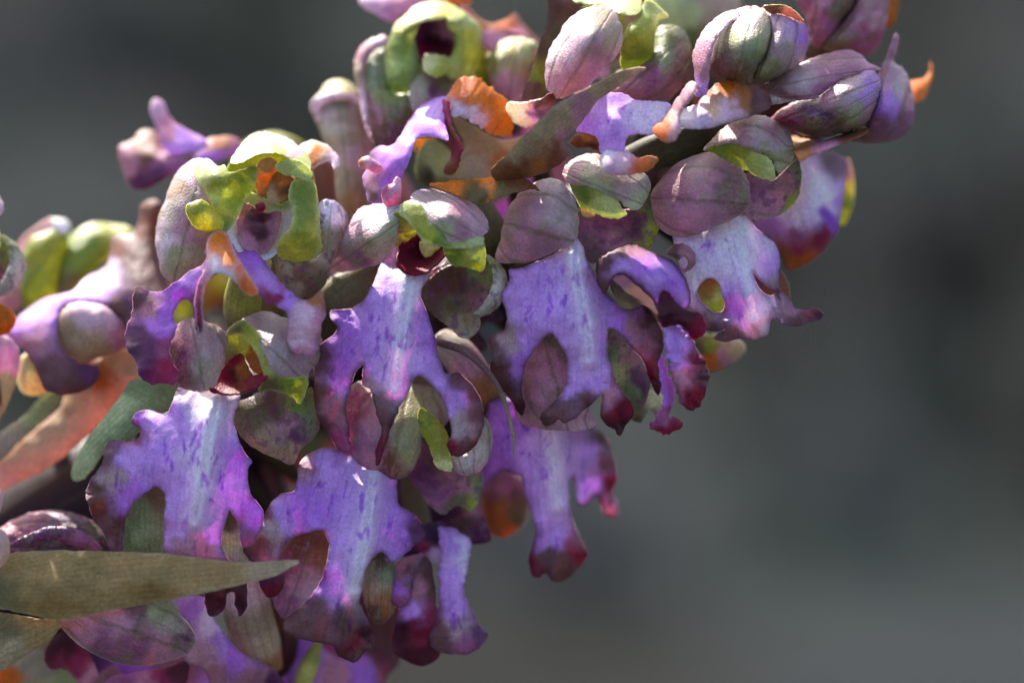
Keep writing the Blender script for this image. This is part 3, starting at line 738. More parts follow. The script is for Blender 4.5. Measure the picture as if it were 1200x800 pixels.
# ============ flower near the top with a striped pale sepal and spotted white lip
f = FL(735, 90, -9, 700)
S(f, 'lateral_sepal', 'sepal', '640,102 639,82 642,62 652,45 667,22 685,11 702,7 717,11 725,22 730,37 728,55 721,68 710,77 698,92 690,102 667,112 655,117 645,109', '642,95,-1 655,45,-2 702,8,-2 729,40,0 700,85,1 690,40,2.2 665,110,0',
  '655,85,pink 665,65,pinkw 670,90,mauve 690,80,pink 680,45,pinkw 690,25,ggreen 710,20,gtan 715,45,gtan 700,55,mauve 650,60,white 668,28,white', dome=2.0, axis='655,116 716,14', edge=('pinkw', 4, 0.5))  # white left rim is painted sunlight
S(f, 'dorsal_sepal', 'plain', '672,0 690,-12 712,-22 742,-18 752,8 746,17 725,16 705,8', '680,0,-5 730,-15,-7 745,12,-3', '700,0,lgreen 725,5,pgreen 742,12,lgreen', dome=1.0)
S(f, 'petal', 'plain', '751,12 757,0 766,2 776,11 783,20 773,23 770,28 767,45 767,62 762,76 741,84 729,82 728,52 736,30 748,19', '755,5,-4 780,20,-4 765,60,-4 735,75,-4 745,45,-1.8', '765,12,lgreen 755,25,ygreen 745,45,ygreen 740,70,green 758,65,green 776,18,pyel', dome=1.6)
S(f, 'lateral_sepal', 'sepal', '760,68 766,48 772,32 785,29 801,36 810,55 808,73 800,100 788,114 765,119 742,117 720,110 728,95 742,84', '765,60,-5 800,40,-6 805,75,-6 740,110,-4 775,85,-3.5', '780,40,green 795,50,olive 775,65,sage 760,95,purp 740,105,mauve 785,95,mauve 800,80,brown', dome=1.8, axis='730,108 800,45')
S(f, 'lip', 'lip', '695,118 717,109 732,110 742,116 755,118 772,119 786,122 782,138 772,151 765,157 752,156 740,157 733,166 731,178 718,182 704,180 702,168 697,160 687,156 675,154 684,140',
  '700,125,0.6 735,115,-0.5 780,125,0.8 725,140,2.4 770,152,2.4 715,178,2.6 680,152,0.6', '705,130,lilac 725,125,lilac 745,130,pale 765,130,pale 715,150,lilac 720,168,lilac 755,148,pale 690,148,lilac2', spots=8, axis='735,112 718,180', edge=('lilac2', 4, 0.4),
  more=[dict(o='703,187 706,179 713,172 722,175 734,176 747,184 757,183 769,184 772,188 761,199 751,203 734,206 721,206 711,203 705,195', d='705,188,2.6 735,180,3.0 770,187,2.6 735,200,4.0', c='712,185,white 715,198,pinkw 735,190,pinkw 750,192,orange2 765,188,obrown', dome=1.2),
        dict(o='667,167 675,157 690,153 700,157 704,168 701,178 690,174 680,174', d='670,165,0 700,170,0.4', c='675,165,rbrown 693,162,obrown 690,172,maroon', dome=0.5),
        dict(o='764,151 775,140 785,127 797,110 807,97 815,96 815,108 807,121 798,135 798,155 790,165 780,167 770,161', d='770,155,4 790,130,3.6 812,100,3', c='775,155,orange2 785,148,dorange 795,150,pinkw 800,115,mauve 810,102,pinkw', dome=0.6, edge=('obrown', 3, 0.4)),
        dict(o='785,140 800,127 815,122 825,112 837,100 852,94 862,92 872,100 885,100 893,107 902,112 903,125 892,132 877,137 860,142 835,150 815,152 797,148', d='795,140,1.4 850,95,0.6 900,118,1.6 840,140,3.4', c='808,140,white 825,140,pale 835,125,tan 850,105,dorange 870,115,obrown 885,120,brown 855,132,pinkw 895,118,gbrown', dome=0.7, ruffle=0.4, edge=('brown', 3, 0.4))])
S(f, 'bract', 'bract', '757,80 740,81 720,87 700,98 680,107 665,115 650,124 635,139 610,162 595,180 575,202 585,215 617,209 640,202 657,192 668,180 658,170 664,162 676,150 688,135 701,118 716,108 731,98 746,88', '755,81,3 700,108,4.2 640,155,4.4 590,200,1.4 660,180,2.0 620,175,3.8',
  '752,82,tan 735,88,gtan 700,108,gtan 680,125,mauve 660,135,gtan 640,155,gtan 610,180,gtan 660,160,mauve 650,182,rbrown 630,195,obrown 605,200,rbrown', dome=0.7, axis='590,205 755,81')
T(f, 'ovary', 'bract', '730,192,-4,16 780,175,-3,22 830,160,-4,22 870,145,-6,14', '740,190,dolive 800,170,dolive 860,150,olive')
S(f, 'bract', 'bract', '645,-12 662,-10 692,-8 674,15 662,40 650,70 642,105 626,119 611,118 621,90 631,55 641,20', '655,-5,-6 640,60,-5 620,115,-4 670,10,-7', '647,10,brown 635,50,brown 620,100,brown 655,50,olive 640,90,ygreen 675,5,gbrown', dome=0.6, axis='618,118 665,-8')

# ============ pale green hood with purple sepal beneath
f = FL(720, 255, -8, 640)
S(f, 'dorsal_sepal', 'sepal', '659,204 664,192 677,184 700,180 712,188 730,192 752,200 761,211 763,219 757,235 747,246 734,243 728,237 715,230 702,224 689,218 668,215', '662,205,-1 690,184,-1.6 755,205,-1 748,242,1.2 715,225,2.4 680,212,1.4', '675,200,mauve 690,200,ggreen 710,212,ggreen 725,222,glil 745,215,silver 750,235,pgreen 695,190,glil', dome=1.2, axis='665,205 755,240')
S(f, 'petal', 'plain', '668,215 689,217 706,224 724,235 729,244 734,252 728,256 715,256 702,252 687,245 679,241 673,229', '670,218,0.2 705,226,1.8 730,252,1.2 690,244,0.4', '685,225,green 700,235,lgreen 715,245,pgreen 728,252,pgreen', dome=0.5, edge=('pgreen', 3, 0.5),
  more=[dict(o='680,240 690,246 698,252 690,255 684,253', d='688,248,-0.4', c='688,248,tan')])
S(f, 'lateral_sepal', 'spotted', '675,287 678,254 700,250 735,245 756,236 759,225 770,236 773,260 767,278 757,294 736,290 711,300 700,307 694,308 684,303', '678,270,-1.5 720,250,-2 768,245,-1.6 755,290,-1 700,303,-1.5 725,272,-3', '700,270,purp 730,260,purp 690,290,gbrown 720,285,mauve 745,265,plum 765,250,green 762,275,ygreen', axis='678,275 770,262')

# small orange-green bract beside it
S(stem_o, 'bract', 'bract', '503,216 522,213 540,211 570,208 602,206 616,210 626,216 632,223 622,221 607,225 590,231 575,236 560,240 551,237 535,229 517,222', '505,216,-2.5 560,209,-0.5 600,207,0.4 631,222,2.6 570,230,1.6', '530,214,orange 570,212,orange 600,210,rbrown 560,226,dolive 590,222,olive 575,232,obrown 625,219,rbrown', dome=0.5, axis='505,216 631,222')
T(stem_o, 'ovary', 'bract', '520,215,-9,16 555,240,-6,20 575,270,-5,20 592,310,-6,16', '540,230,olive 575,260,olive 590,300,dolive')
T(stem_o, 'ovary', 'bract', '375,395,-6,20 395,352,-5,25 425,325,-6,22 450,300,-8,16', '380,380,dolive 410,340,olive')

# ============ green ringed flower at the top left
f = FL(505, 70, -14, 560)
S(f, 'petal', 'plain', '454,52 463,34 478,22 491,27 486,45 490,62 493,80 488,101 470,110 455,102 448,82 450,65', '455,60,-10 486,30,-9.5 490,70,-9 470,105,-8.5', '465,60,green 470,90,green 478,35,lgreen 485,75,sage 460,75,lgreen', dome=2.2)
S(f, 'petal', 'plain', '522,26 535,11 551,19 565,35 568,55 562,77 547,94 527,92 520,76 530,62 533,45', '530,25,-9.5 565,55,-11 535,88,-8.5', '540,25,lgreen 556,45,ygreen 548,70,ygreen 535,80,lgreen', dome=2.2)
S(f, 'dorsal_sepal', 'plain', '460,35 476,17 489,6 515,2 533,8 546,18 536,27 520,23 500,25 485,31 470,39', '470,35,-8.5 512,4,-11 540,20,-9 505,22,-8', '475,28,ygreen 500,12,pyel 520,10,yellow 535,18,lgreen', dome=1.2)
S(f, 'throat', 'throat', '478,45 482,28 500,20 518,18 534,28 538,48 532,66 515,74 498,74 484,66', '480,45,-9.5 508,22,-10.5 535,45,-9.5 508,48,-13.5 508,70,-9', '505,48,maroon 495,42,plum 520,55,maroon 522,32,pink 490,60,mroon2')
S(f, 'petal', 'plain', '446,70 470,30 510,12 552,28 570,62 566,100 545,140 500,160 462,150 446,110', '450,80,-13 510,20,-14 565,70,-13 505,150,-10', '465,80,green 480,120,sage 550,80,ygreen 530,120,olive 470,140,brown')
S(f, 'column', 'plain', '497,65 515,64 532,74 522,87 508,90 497,82', '500,70,-7.6 520,78,-7.2', '505,72,pyel 518,80,ygreen', dome=1.0)
S(f, 'petal', 'plain', '484,80 500,88 525,88 538,90 533,112 522,124 500,130 484,130', '490,95,-8 530,100,-8 510,120,-7', '492,100,grey 510,105,plum 525,95,olive 505,120,mauve', dome=0.8)
S(f, 'lateral_sepal', 'sepal', '428,72 445,57 457,60 453,90 463,109 487,104 490,125 480,150 466,170 445,170 431,152 425,110', '430,80,-10 470,110,-9 450,165,-8 480,140,-8', '445,85,sage 455,115,green 465,135,olive 450,150,brown 440,130,mauve 460,160,plum', dome=1.6, axis='440,60 455,168',
  more=[dict(o='420,114 415,87 416,67 425,52 437,45 451,41 454,50 441,58 431,70 427,90 430,120 434,150 437,167 428,152 423,131', d='418,80,-10 445,45,-10 428,110,-8.4', c='425,60,mauve 445,47,pinkw 420,85,gtan 425,120,pinkw 432,150,mauve', dome=0.6)])
S(f, 'lateral_sepal', 'sepal', '570,62 585,50 600,44 614,44 630,52 628,64 618,84 613,108 605,123 592,115 578,106 572,85', '575,70,-11 605,46,-12 625,60,-11 595,110,-10', '590,65,ygreen 605,75,gtan 600,60,yellow 595,100,pink 620,60,lgreen 610,95,mauve', dome=1.4, axis='595,118 608,46')
S(f, 'lip', 'lip', '434,180 443,171 457,171 468,160 479,142 490,127 504,118 522,113 527,123 523,131 521,143 525,164 513,161 499,160 490,162 484,173 479,191 472,207 466,216 459,225 450,236 434,238 429,228 425,206 432,195',
  '440,175,-5 500,120,-5.6 524,118,-4.6 505,145,-2.8 465,185,-2 435,230,-2.4 460,222,-1.6', '450,185,lilac2 470,175,lilac2 490,145,lilac2 510,130,lilac 515,150,lilac2 480,165,lilac 440,215,mauve 432,225,brown 438,180,brown 455,215,lilac2', spots=9, axis='520,118 445,235', edge=('lilac2', 3, 0.4), dome=0.8,
  more=[dict(o='524,119 526,107 538,93 551,89 562,92 569,99 580,104 588,114 597,120 599,135 600,160 586,160 574,156 558,147 544,138 530,135 525,128', d='526,120,-3.6 551,90,-4.6 597,125,-4.4 595,158,-3.0 560,145,-2.6 560,115,-3.2', c='533,122,pinkw 542,132,white 556,138,pinkw 535,106,orange2 545,100,orange2 552,115,orange 565,125,orange 565,105,orange 580,120,orange 590,145,orange 575,148,orange2 595,128,orange', ruffle=0.12, rfreq=0.16, teeth=0.9, dome=0.6, crumple=0.008),  # orange is the backlit glow of a brown lobe, put into the colour
        dict(o='520,116 518,125 520,143 523,165 528,177 527,186 520,197 521,204 529,205 536,199 540,186 542,170 536,159 530,147 527,132 525,118', d='522,120,-3.0 530,165,-2.0 530,200,-2.0', c='523,130,wine 528,155,rbrown 535,175,mroon2 528,195,rbrown', dome=0.5),
        dict(o='420,194 423,186 432,183 441,189 450,197 441,204 430,199 424,197', d='425,190,-1.6 445,198,-1.4', c='424,190,obrown 436,190,pinkw 444,198,pink', dome=0.6),
        dict(o='447,227 452,218 460,214 465,207 470,212 470,229 468,241 451,241', d='455,228,-0.4', c='455,222,wine 462,216,pinkw 462,232,pink', dome=0.8)])
S(f, 'bract', 'plain', '525,132 545,142 570,156 592,164 618,160 605,182 590,200 582,216 540,216 515,220 490,212 488,185 500,165 520,170 535,180 545,172 538,155', '530,140,-8 600,170,-7 545,210,-7 500,190,-8', '545,160,gtan 575,175,gtan 600,170,tan 560,200,grey 585,190,obrown 510,190,ggreen 500,210,dolive', dome=0.8)
S(f, 'petal', 'plain', '594,122 610,121 633,117 646,110 652,116 646,128 635,138 624,147 611,148 599,141', '600,130,-3 640,120,-1', '602,130,white 615,135,pale 628,130,lilac 640,118,maroon 632,118,maroon', dome=0.6)
S(f, 'petal', 'lip', '420,2 432,-10 470,-18 540,-15 552,2 530,5 495,5 478,20 462,27 445,20', '430,0,-13 500,-10,-14 460,20,-12', '440,5,pinkw 465,10,pink 500,0,pink 530,0,orange 545,2,dorange', dome=0.6)
S(f, 'petal', 'lip', '536,5 548,10 560,20 575,28 592,24 603,17 612,28 624,40 634,56 622,62 600,58 580,62 566,56 556,35', '540,10,-12 600,20,-15 590,55,-12', '545,12,wine 565,28,obrown 595,26,dorange 580,45,pink 600,42,pink 620,50,plum', dome=0.5, edge=('obrown', 4, 0.6))

# pale sepals behind, left of the ringed flower
f = FL(410, 200, -18, 480)
S(f, 'lateral_sepal', 'sepal', '364,122 376,107 382,97 400,94 416,103 424,123 430,145 438,172 432,206 436,238 418,252 398,240 392,205 390,180 381,168 372,145', '370,120,-14 400,98,-15 430,150,-13 410,240,-11 395,180,-11', '372,130,pinkw 395,103,yellow 400,125,olive 385,150,grey 405,165,gtan 420,180,pinkw 400,210,grey 415,235,gtan 415,120,pinkw', dome=2.2, axis='410,245 395,98',
  more=[dict(o='364,124 372,114 385,110 402,108 418,112 422,122 405,120 388,121 376,127 380,150 374,148', d='370,120,-12.6 400,112,-12.6', c='375,120,white 400,114,white', dome=0.4)])

# ============ sunlit flower at the upper left: yellow-green hood, orange arch
f = FL(300, 270, -8, 330)
S(f, 'dorsal_sepal', 'plain', '270,190 281,171 292,160 310,154 332,160 351,172 364,188 363,200 352,192 338,184 318,179 300,182 284,190', '272,188,0.2 285,170,-2.4 310,156,-4.5 345,170,-3.0 363,194,-0.6 338,184,1.4 318,179,1.6 288,187,1.4',
  '277,184,ygreen 290,172,ygreen 302,165,lgreen 318,160,lgreen 332,164,white 345,172,pinkw 356,184,lgreen 325,175,ygreen 300,178,ygreen', dome=0.5, wave=0.5)  # white on the upper right paints the sun on the crest
S(f, 'petal', 'plain', '227,205 231,191 239,186 247,188 255,195 263,193 270,202 283,199 300,193 300,214 292,228 286,240 280,252 272,264 261,275 252,262 249,243 239,222', '228,203,-1.2 240,188,-1.6 250,205,2.0 262,200,0.4 272,206,1.6 284,205,-1.0 297,196,-0.2 290,230,-0.6 262,272,1.2 248,235,1.0 268,240,1.4',
  '233,197,pyel 243,200,lgreen 252,212,ygreen 258,230,lgreen 262,250,ygreen 270,215,ygreen 277,235,green 284,212,green 292,205,ygreen 290,228,green 262,266,green', wave=0.5, crumple=0.05, edge=('lgreen', 3, 0.6))
S(f, 'petal', 'plain', '262,205 285,178 320,172 352,182 366,205 366,260 345,290 310,268 275,275 262,250', '265,240,-3 315,178,-4.5 362,215,-4 315,230,-6.5 345,285,-3', '290,215,green 320,200,ygreen 345,230,olive 310,240,olive 355,260,green')
S(f, 'petal', 'plain', '300,192 318,184 327,195 319,212 307,232 298,217', '310,190,-2.4 305,230,-1.6', '310,195,tan 312,210,orange2 305,225,obrown', dome=0.6)
S(f, 'petal', 'plain', '323,202 341,205 348,215 336,232 318,240 312,222', '330,205,-2.4 320,235,-1.6', '330,210,obrown 338,218,rbrown 320,230,tan', dome=0.6)
S(f, 'petal', 'plain', '322,194 339,186 355,190 365,202 363,212 344,207 329,203', '325,195,0.8 360,205,1.4', '335,197,lgreen 352,202,pgreen 360,208,pgreen', dome=0.5)
S(f, 'petal', 'plain', '344,212 364,209 372,226 374,252 376,275 376,295 363,305 340,307 325,298 327,281 339,266 343,245 338,230', '350,215,0.4 372,250,-1 370,300,0.4 330,295,0.6 350,270,1.6', '355,225,green 360,250,green 350,270,ygreen 350,290,yellow 340,298,yellow 368,285,ygreen', dome=1.4, wave=0.6, crumple=0.06, edge=('lgreen', 4, 0.6))
S(f, 'petal', 'plain', '218,242 235,234 251,244 263,260 259,271 239,272 225,262', '240,255,1.4', '235,245,ygreen 245,258,yellow 230,255,ygreen', dome=1.6)
S(f, 'lateral_sepal', 'sepal', '182,280 185,256 193,234 207,202 220,190 241,186 258,198 266,228 272,262 270,292 254,316 232,332 208,334 192,324 185,301', '184,280,-3.5 205,205,-3.5 240,190,-3 268,260,-2.5 225,330,-3', '205,220,tan 222,198,pinkw 200,245,silver 215,262,mauve 228,278,mauve 195,285,white 208,305,ggreen 235,300,ggreen 245,285,gtan', dome=3.2, axis='240,190 205,326', edge=('pinkw', 4, 0.5))
S(f, 'throat', 'plain', '266,264 278,240 292,226 310,233 330,240 344,230 342,267 330,287 319,300 305,303 290,301 273,288', '268,265,0 292,228,-1.5 342,235,-1.5 305,300,0.8 305,265,-1.6', '275,272,white 285,245,lgreen 336,262,white 320,297,white 292,297,white 330,243,lgreen', dome=-0.8,
  more=[dict(o='279,256 286,238 299,243 310,250 328,248 326,268 312,295 299,298 287,291 279,275', d='282,256,0.2 325,255,0.2 305,265,-1.2 300,294,0.8', c='288,262,mauve 303,255,maroon 318,264,mauve 304,278,maroon 293,285,pink 313,285,mauve'),
        dict(o='299,240 306,236 312,242 308,248 302,248', d='305,243,0.6', c='305,243,mroon2', dome=0.6)])
S(f, 'lateral_sepal', 'spotted', '370,262 376,236 392,235 405,248 408,267 402,290 391,307 379,337 356,353 331,345 323,320 327,299 350,305 375,298', '375,245,-2 400,250,-3 400,290,-3.5 350,350,-2 330,310,-1 365,315,0', '380,242,white 395,250,white 390,275,grey 375,285,gtan 350,320,rbrown 340,315,gtan 365,335,olive 345,335,grey', dome=1.8, axis='360,300 355,352')  # white top is sunlight painted in; the tan and brown are pigment
T(f, 'ovary', 'bract', '300,300,-3.5,20 290,330,-3,22 285,370,-4,22 300,400,-6,16', '300,305,pgreen 285,345,ygreen 290,380,olive')
S(f, 'petal', 'plain', '350,172 364,165 379,168 391,176 397,186 397,194 391,198 386,189 378,191 367,197 357,188', '355,178,-4 390,180,-4.5 392,196,-3', '365,175,orange 375,180,tan 390,182,pinkw 370,190,dorange', dome=1.0, edge=('white', 3, 0.4))
S(f, 'lip', 'lip', '242,287 247,275 255,270 263,271 270,280 277,298 288,316 298,332 303,343 295,347 285,341 274,329 262,321 252,321 243,329 238,341 237,360 238,386 233,392 229,372 228,350 231,335 238,318 242,303',
  '255,272,1.6 248,295,3.6 270,300,4.2 298,338,5.2 262,318,5.6 240,325,4.4 234,385,4.2', '250,280,orange 262,280,orange 256,295,orange2 268,300,orange 280,316,orange2 294,336,orange2 262,311,pinkw 270,318,white 252,313,white 243,318,pink 236,340,wine 234,365,wine 235,386,maroon', dome=0.4, crumple=0.01, edge=('pinkw', 3, 0.4))  # orange paints the sun glowing through the arch
S(f, 'lip', 'lip',
  '244,277 254,271 266,272 272,282 278,294 290,292 303,297 315,313 331,332 348,348 356,352 366,350 371,343 375,340 380,351 382,366 379,376 371,409 362,417 349,415 341,410 336,391 336,366 326,360 312,353 302,344 293,345 283,337 274,327 260,320 248,324 240,331 234,339 233,355 236,372 237,387 233,392 228,374 222,352 217,350 208,357 202,372 207,382 200,403 200,419 209,438 206,450 187,450 164,442 160,424 148,406 148,384 156,362 156,341 160,336 175,341 191,342 199,336 215,323 224,316 240,306 241,292',
  '254,274,1.0 275,300,2.6 300,300,0.8 330,335,2.6 370,345,2.0 375,370,3.6 350,412,3.6 255,318,4.4 235,345,3.4 235,388,3.2 210,345,2.4 165,340,-0.4 152,385,-0.6 170,440,1.4 205,445,2.4 185,385,2.0 295,340,4.0',
  '255,290,pink 275,315,pink 285,306,lilac2 238,340,wine 235,370,wine 235,388,maroon 225,325,lilac 205,345,lilac2 200,365,lilac2 185,380,lilac2 175,360,mauve 160,350,brown 158,400,dpurp 175,425,plum 195,440,wine 170,400,plum 195,410,purp 295,305,lilac2 315,325,lilac 340,350,lilac 320,350,wine 350,370,pinkw 360,365,pinkw 350,395,pinkw 372,375,pink 372,355,obrown 352,411,pink',
  edge=('plum', 4, 0.4), ruffle=0.35, curl=0.22, wave=0.4, teeth=0.8)

# ============ lower left flower: yellow-green hood lining, wine throat, broad lip
f = FL(275, 430, -6, 250)
S(f, 'lateral_sepal', 'sepal', '190,440 200,390 218,373 240,376 258,384 267,393 265,415 258,438 250,455 235,459 212,454', '195,430,-0.5 225,380,-0.5 262,395,-0.5 245,452,1.4 230,420,1.4', '215,400,mauve 235,390,glil 250,405,glil 240,435,grey 220,435,gbrown 205,420,plum', dome=0.8, axis='225,378 240,456')
S(f, 'dorsal_sepal', 'sepal', '280,378 293,369 311,364 338,374 362,380 377,396 375,420 363,436 360,444 343,441 328,441 317,431 309,412 300,392 291,382', '282,378,0.4 311,366,-1.2 370,395,-1.5 360,438,0.6 325,435,3 302,395,2.0 340,405,2.2', '310,375,glil 330,395,glil 350,400,mauve 345,425,glil 325,415,glil 365,410,grey', dome=1.0, axis='285,376 350,440')
S(f, 'petal', 'plain', '264,393 274,379 285,375 296,382 306,396 313,412 321,430 331,439 345,441 360,442 360,456 351,474 344,466 330,460 316,457 303,459 308,440 302,418 291,402 278,393', '266,393,0.8 290,382,1.6 312,415,2.8 330,445,2.0 355,448,1.2 350,472,0.6 305,455,0.2', '275,385,olive 290,388,ygreen 308,410,lgreen 320,435,lgreen 335,450,green 350,462,ygreen 315,452,olive', dome=0.4, edge=('lgreen', 3, 0.4))
S(f, 'petal', 'plain', '263,394 280,390 294,400 305,417 311,440 298,436 284,418 270,424 260,428', '268,398,-0.6 300,415,-0.4 305,438,-0.8 270,422,-0.8', '270,400,ygreen 285,402,yellow 298,420,obrown 268,418,olive')
S(f, 'throat', 'throat', '246,455 257,436 270,422 281,415 287,426 295,439 314,435 308,446 293,456 273,461 256,460', '250,454,1.2 281,417,0.2 312,437,1.4 280,440,-0.6 275,459,2.2', '260,448,mroon2 275,425,mroon2 300,445,mroon2 275,438,maroon 285,435,obrown', curl=-0.3, curlw=5)
S(f, 'lateral_sepal', 'spotted', '272,484 279,471 300,463 316,455 342,466 352,472 364,453 371,474 375,495 368,513 352,527 343,544 325,538 304,528 286,516 276,501', '275,485,-2 320,458,-1.6 370,470,-2.4 372,500,-2.6 342,540,-1.2 320,500,-0.4', '300,490,olive 320,480,brown 335,500,mauve 310,515,gtan 340,525,gtan 355,475,green 365,490,sage 345,510,plum', dome=0.8, axis='325,460 340,540')
S(f, 'lip', 'lip',
  '208,455 216,450 244,452 268,455 281,462 279,474 274,488 280,514 288,533 296,541 291,550 294,577 308,597 306,620 293,640 285,640 280,619 269,597 266,607 262,620 260,640 275,665 289,684 288,714 281,722 276,708 274,694 268,694 263,713 246,722 240,706 236,690 215,685 196,665 192,646 193,605 192,578 183,571 167,580 153,594 147,610 144,630 144,645 131,645 123,628 106,598 101,575 111,555 120,542 122,525 131,514 150,518 161,514 164,503 154,495 159,484 172,480 194,484 201,475',
  '240,455,-0.5 255,490,1.6 232,560,3.2 275,470,-0.8 300,600,1.2 285,560,1.8 165,490,0.4 125,530,-0.4 105,580,-0.6 135,635,-0.6 160,580,1.4 185,520,2.2 215,630,3.0 240,650,3.2 250,700,2.2 282,700,2.2',
  '225,465,pale 262,468,pale 200,495,lilac 165,490,lilac 158,502,mroon2 185,530,lilac 150,540,lilac 130,560,glil 115,570,brown 125,530,gbrown 110,590,rbrown 135,620,brown 142,640,gbrown 155,580,lilac2 235,540,pale 215,580,lilac 205,620,lilac 220,642,mauve 240,640,mauve 250,630,lilac 272,540,lilac2 280,580,lilac 300,600,lilac2 290,630,purp 250,700,maroon 282,700,maroon 225,670,gbrown 262,672,gbrown',
  edge=('plum', 3, 0.5), ruffle=0.45, curl=0.22, axis='250,460 235,650', spots=14, streak=('255,470 245,510 238,560 228,610', 12, 'white', 0.8), teeth=0.5)
S(f, 'lateral_sepal', 'bract', '135,655 143,610 160,578 185,562 202,578 203,610 200,655 170,662', '165,610,-2.4', '165,600,sage 175,625,sage 180,640,sage 155,640,sage 185,580,olive', dome=0.8)
S(f, 'lateral_sepal', 'bract', '245,660 256,622 268,590 282,595 290,630 296,665 270,672', '270,630,-1.6', '268,605,dolive 270,640,ggreen 280,655,grey', dome=0.8)

# pale bract left of that lip
S(stem_o, 'bract', 'bract', '83,556 90,535 105,510 120,490 140,465 155,445 180,440 208,448 206,475 180,490 165,505 148,518 127,525 112,545 97,562 88,564', '85,558,-6 140,475,-4 200,455,-4 150,515,-3', '95,545,pgreen 120,510,pgreen 140,480,pgreen 165,462,sage 190,465,sage 155,500,sage 128,518,sage', dome=0.6, axis='195,455 86,560')

# ============ lip at the bottom centre
f = FL(440, 545, -7, 360)
S(f, 'lip', 'lip',
  '406,532 390,525 380,525 357,534 349,545 345,573 326,580 315,594 305,615 288,632 286,650 298,660 304,685 315,700 328,693 333,672 328,650 340,632 361,624 378,620 385,636 382,660 371,688 354,709 336,723 332,734 343,745 368,752 389,756 399,770 419,774 427,763 438,756 438,741 428,720 422,706 426,685 429,667 438,653 448,645 459,658 467,654 481,644 498,626 488,604 467,590 464,559 450,545 425,538',
  '430,540,-2.4 425,580,1.2 410,650,3.0 350,550,-0.5 300,640,0 315,695,-1 330,610,0.8 385,600,2.0 345,735,1.8 390,750,2.6 430,755,1.4 405,700,3.2 470,640,0.4 490,620,-1.0',
  '420,550,lilac 380,545,lilac 355,550,mauve 350,590,lilac2 330,600,lilac 310,620,glil 300,640,gbrown 310,600,gbrown 310,680,plum 318,695,mroon2 330,660,pink 375,600,lilac2 400,620,lilac 405,680,lilac 380,690,lilac2 375,715,gbrown 350,730,gbrown 375,745,gbrown 405,730,brown 420,750,mroon2 430,740,maroon 425,760,brown 415,690,pale 455,600,lilac2 465,630,lilac2 485,625,plum 450,570,lilac2',
  edge=('maroon', 3.5, 0.5), ruffle=0.5, curl=0.22, axis='440,550 400,740', spots=13, streak=('437,555 432,600 425,650 415,690', 12, 'white', 0.8), teeth=0.5)
S(f, 'lateral_sepal', 'sepal', '312,660 330,625 380,610 395,640 385,690 355,725 330,722 318,700', '330,650,-4 385,640,-4.4 345,715,-3.4', '350,640,rbrown 375,650,obrown 345,680,pink 360,695,pinkw 335,700,purp 330,670,wine', dome=1.0, axis='370,620 335,720')
S(f, 'lateral_sepal', 'sepal', '426,672 438,645 452,640 463,665 466,692 462,716 446,732 433,722 426,700', '430,680,-2.6 462,690,-3.4 446,728,-3', '445,655,dolive 450,675,sage 440,690,gtan 450,710,obrown 440,722,brown', dome=1.4, axis='448,642 446,730')

# ============ small hanging lip with a dark middle lobe, bottom
f = FL(500, 640, -10, 430)
S(f, 'lip', 'lip', '516,618 550,630 551,650 545,682 547,700 556,720 563,735 573,741 567,751 560,761 547,765 530,766 510,761 503,747 510,725 514,705 513,682 515,650', '530,630,-5 530,690,-3.6 540,760,-4 510,750,-4.6 568,742,-5', '525,640,lilac 540,650,pale 530,680,lilac 530,710,lilac 535,735,glil 540,750,purp 560,745,plum 515,745,gbrown', dome=0.8, edge=('plum', 4, 0.5), ruffle=0.3, teeth=0.8, spots=10,
  more=[dict(o='461,741 466,720 476,700 486,662 496,650 505,659 509,680 512,705 514,725 507,750 517,762 511,773 492,780 475,773 459,761', d='470,740,-4.6 495,655,-4.2 510,720,-5.4 490,720,-3.8 490,775,-4.4', c='480,715,lilac 490,690,mauve 500,665,brown 505,690,brown 475,740,maroon 495,740,mroon2 490,765,maroon 508,725,wine', dome=0.8, edge=('maroon', 3, 0.5)),
        dict(o='458,665 474,653 498,648 489,665 482,682 479,705 470,712 457,702 454,687 455,675', d='460,670,-3.4 490,655,-3.4 468,705,-2.8', c='470,665,mauve 465,690,lilac2 480,670,gbrown 470,704,purp', dome=0.6, edge=('plum', 3, 0.4)),
        dict(o='465,630 490,615 520,612 528,640 518,660 500,655 480,655 466,648', d='495,635,-6.5', c='480,640,dpurp 500,640,wine 515,650,pale 510,625,dpurp', dome=0.6)])

# ============ flower behind, upper left: lip seen from the side
f = FL(285, 190, -20, 340)
S(f, 'lip', 'lip', '176,126 182,115 192,121 198,136 216,151 243,167 228,184 205,184 190,172 182,145', '180,120,-15 240,170,-13 200,165,-13', '182,130,pinkw 195,150,pink 215,165,lilac 205,175,lilac', dome=0.6,
  more=[dict(o='140,171 156,164 164,154 182,154 190,172 209,180 228,172 243,163 261,160 279,163 282,176 258,187 236,193 213,200 194,209 175,221 156,221 144,197', d='145,185,-14 180,160,-15 260,162,-14 200,190,-12 165,215,-13', c='147,180,mauve 148,195,mauve 163,168,rbrown 175,180,rbrown 190,190,purp 220,178,rbrown 255,166,obrown 225,192,lilac2 250,182,lilac2 185,205,plum 160,212,plum', dome=1.2)])

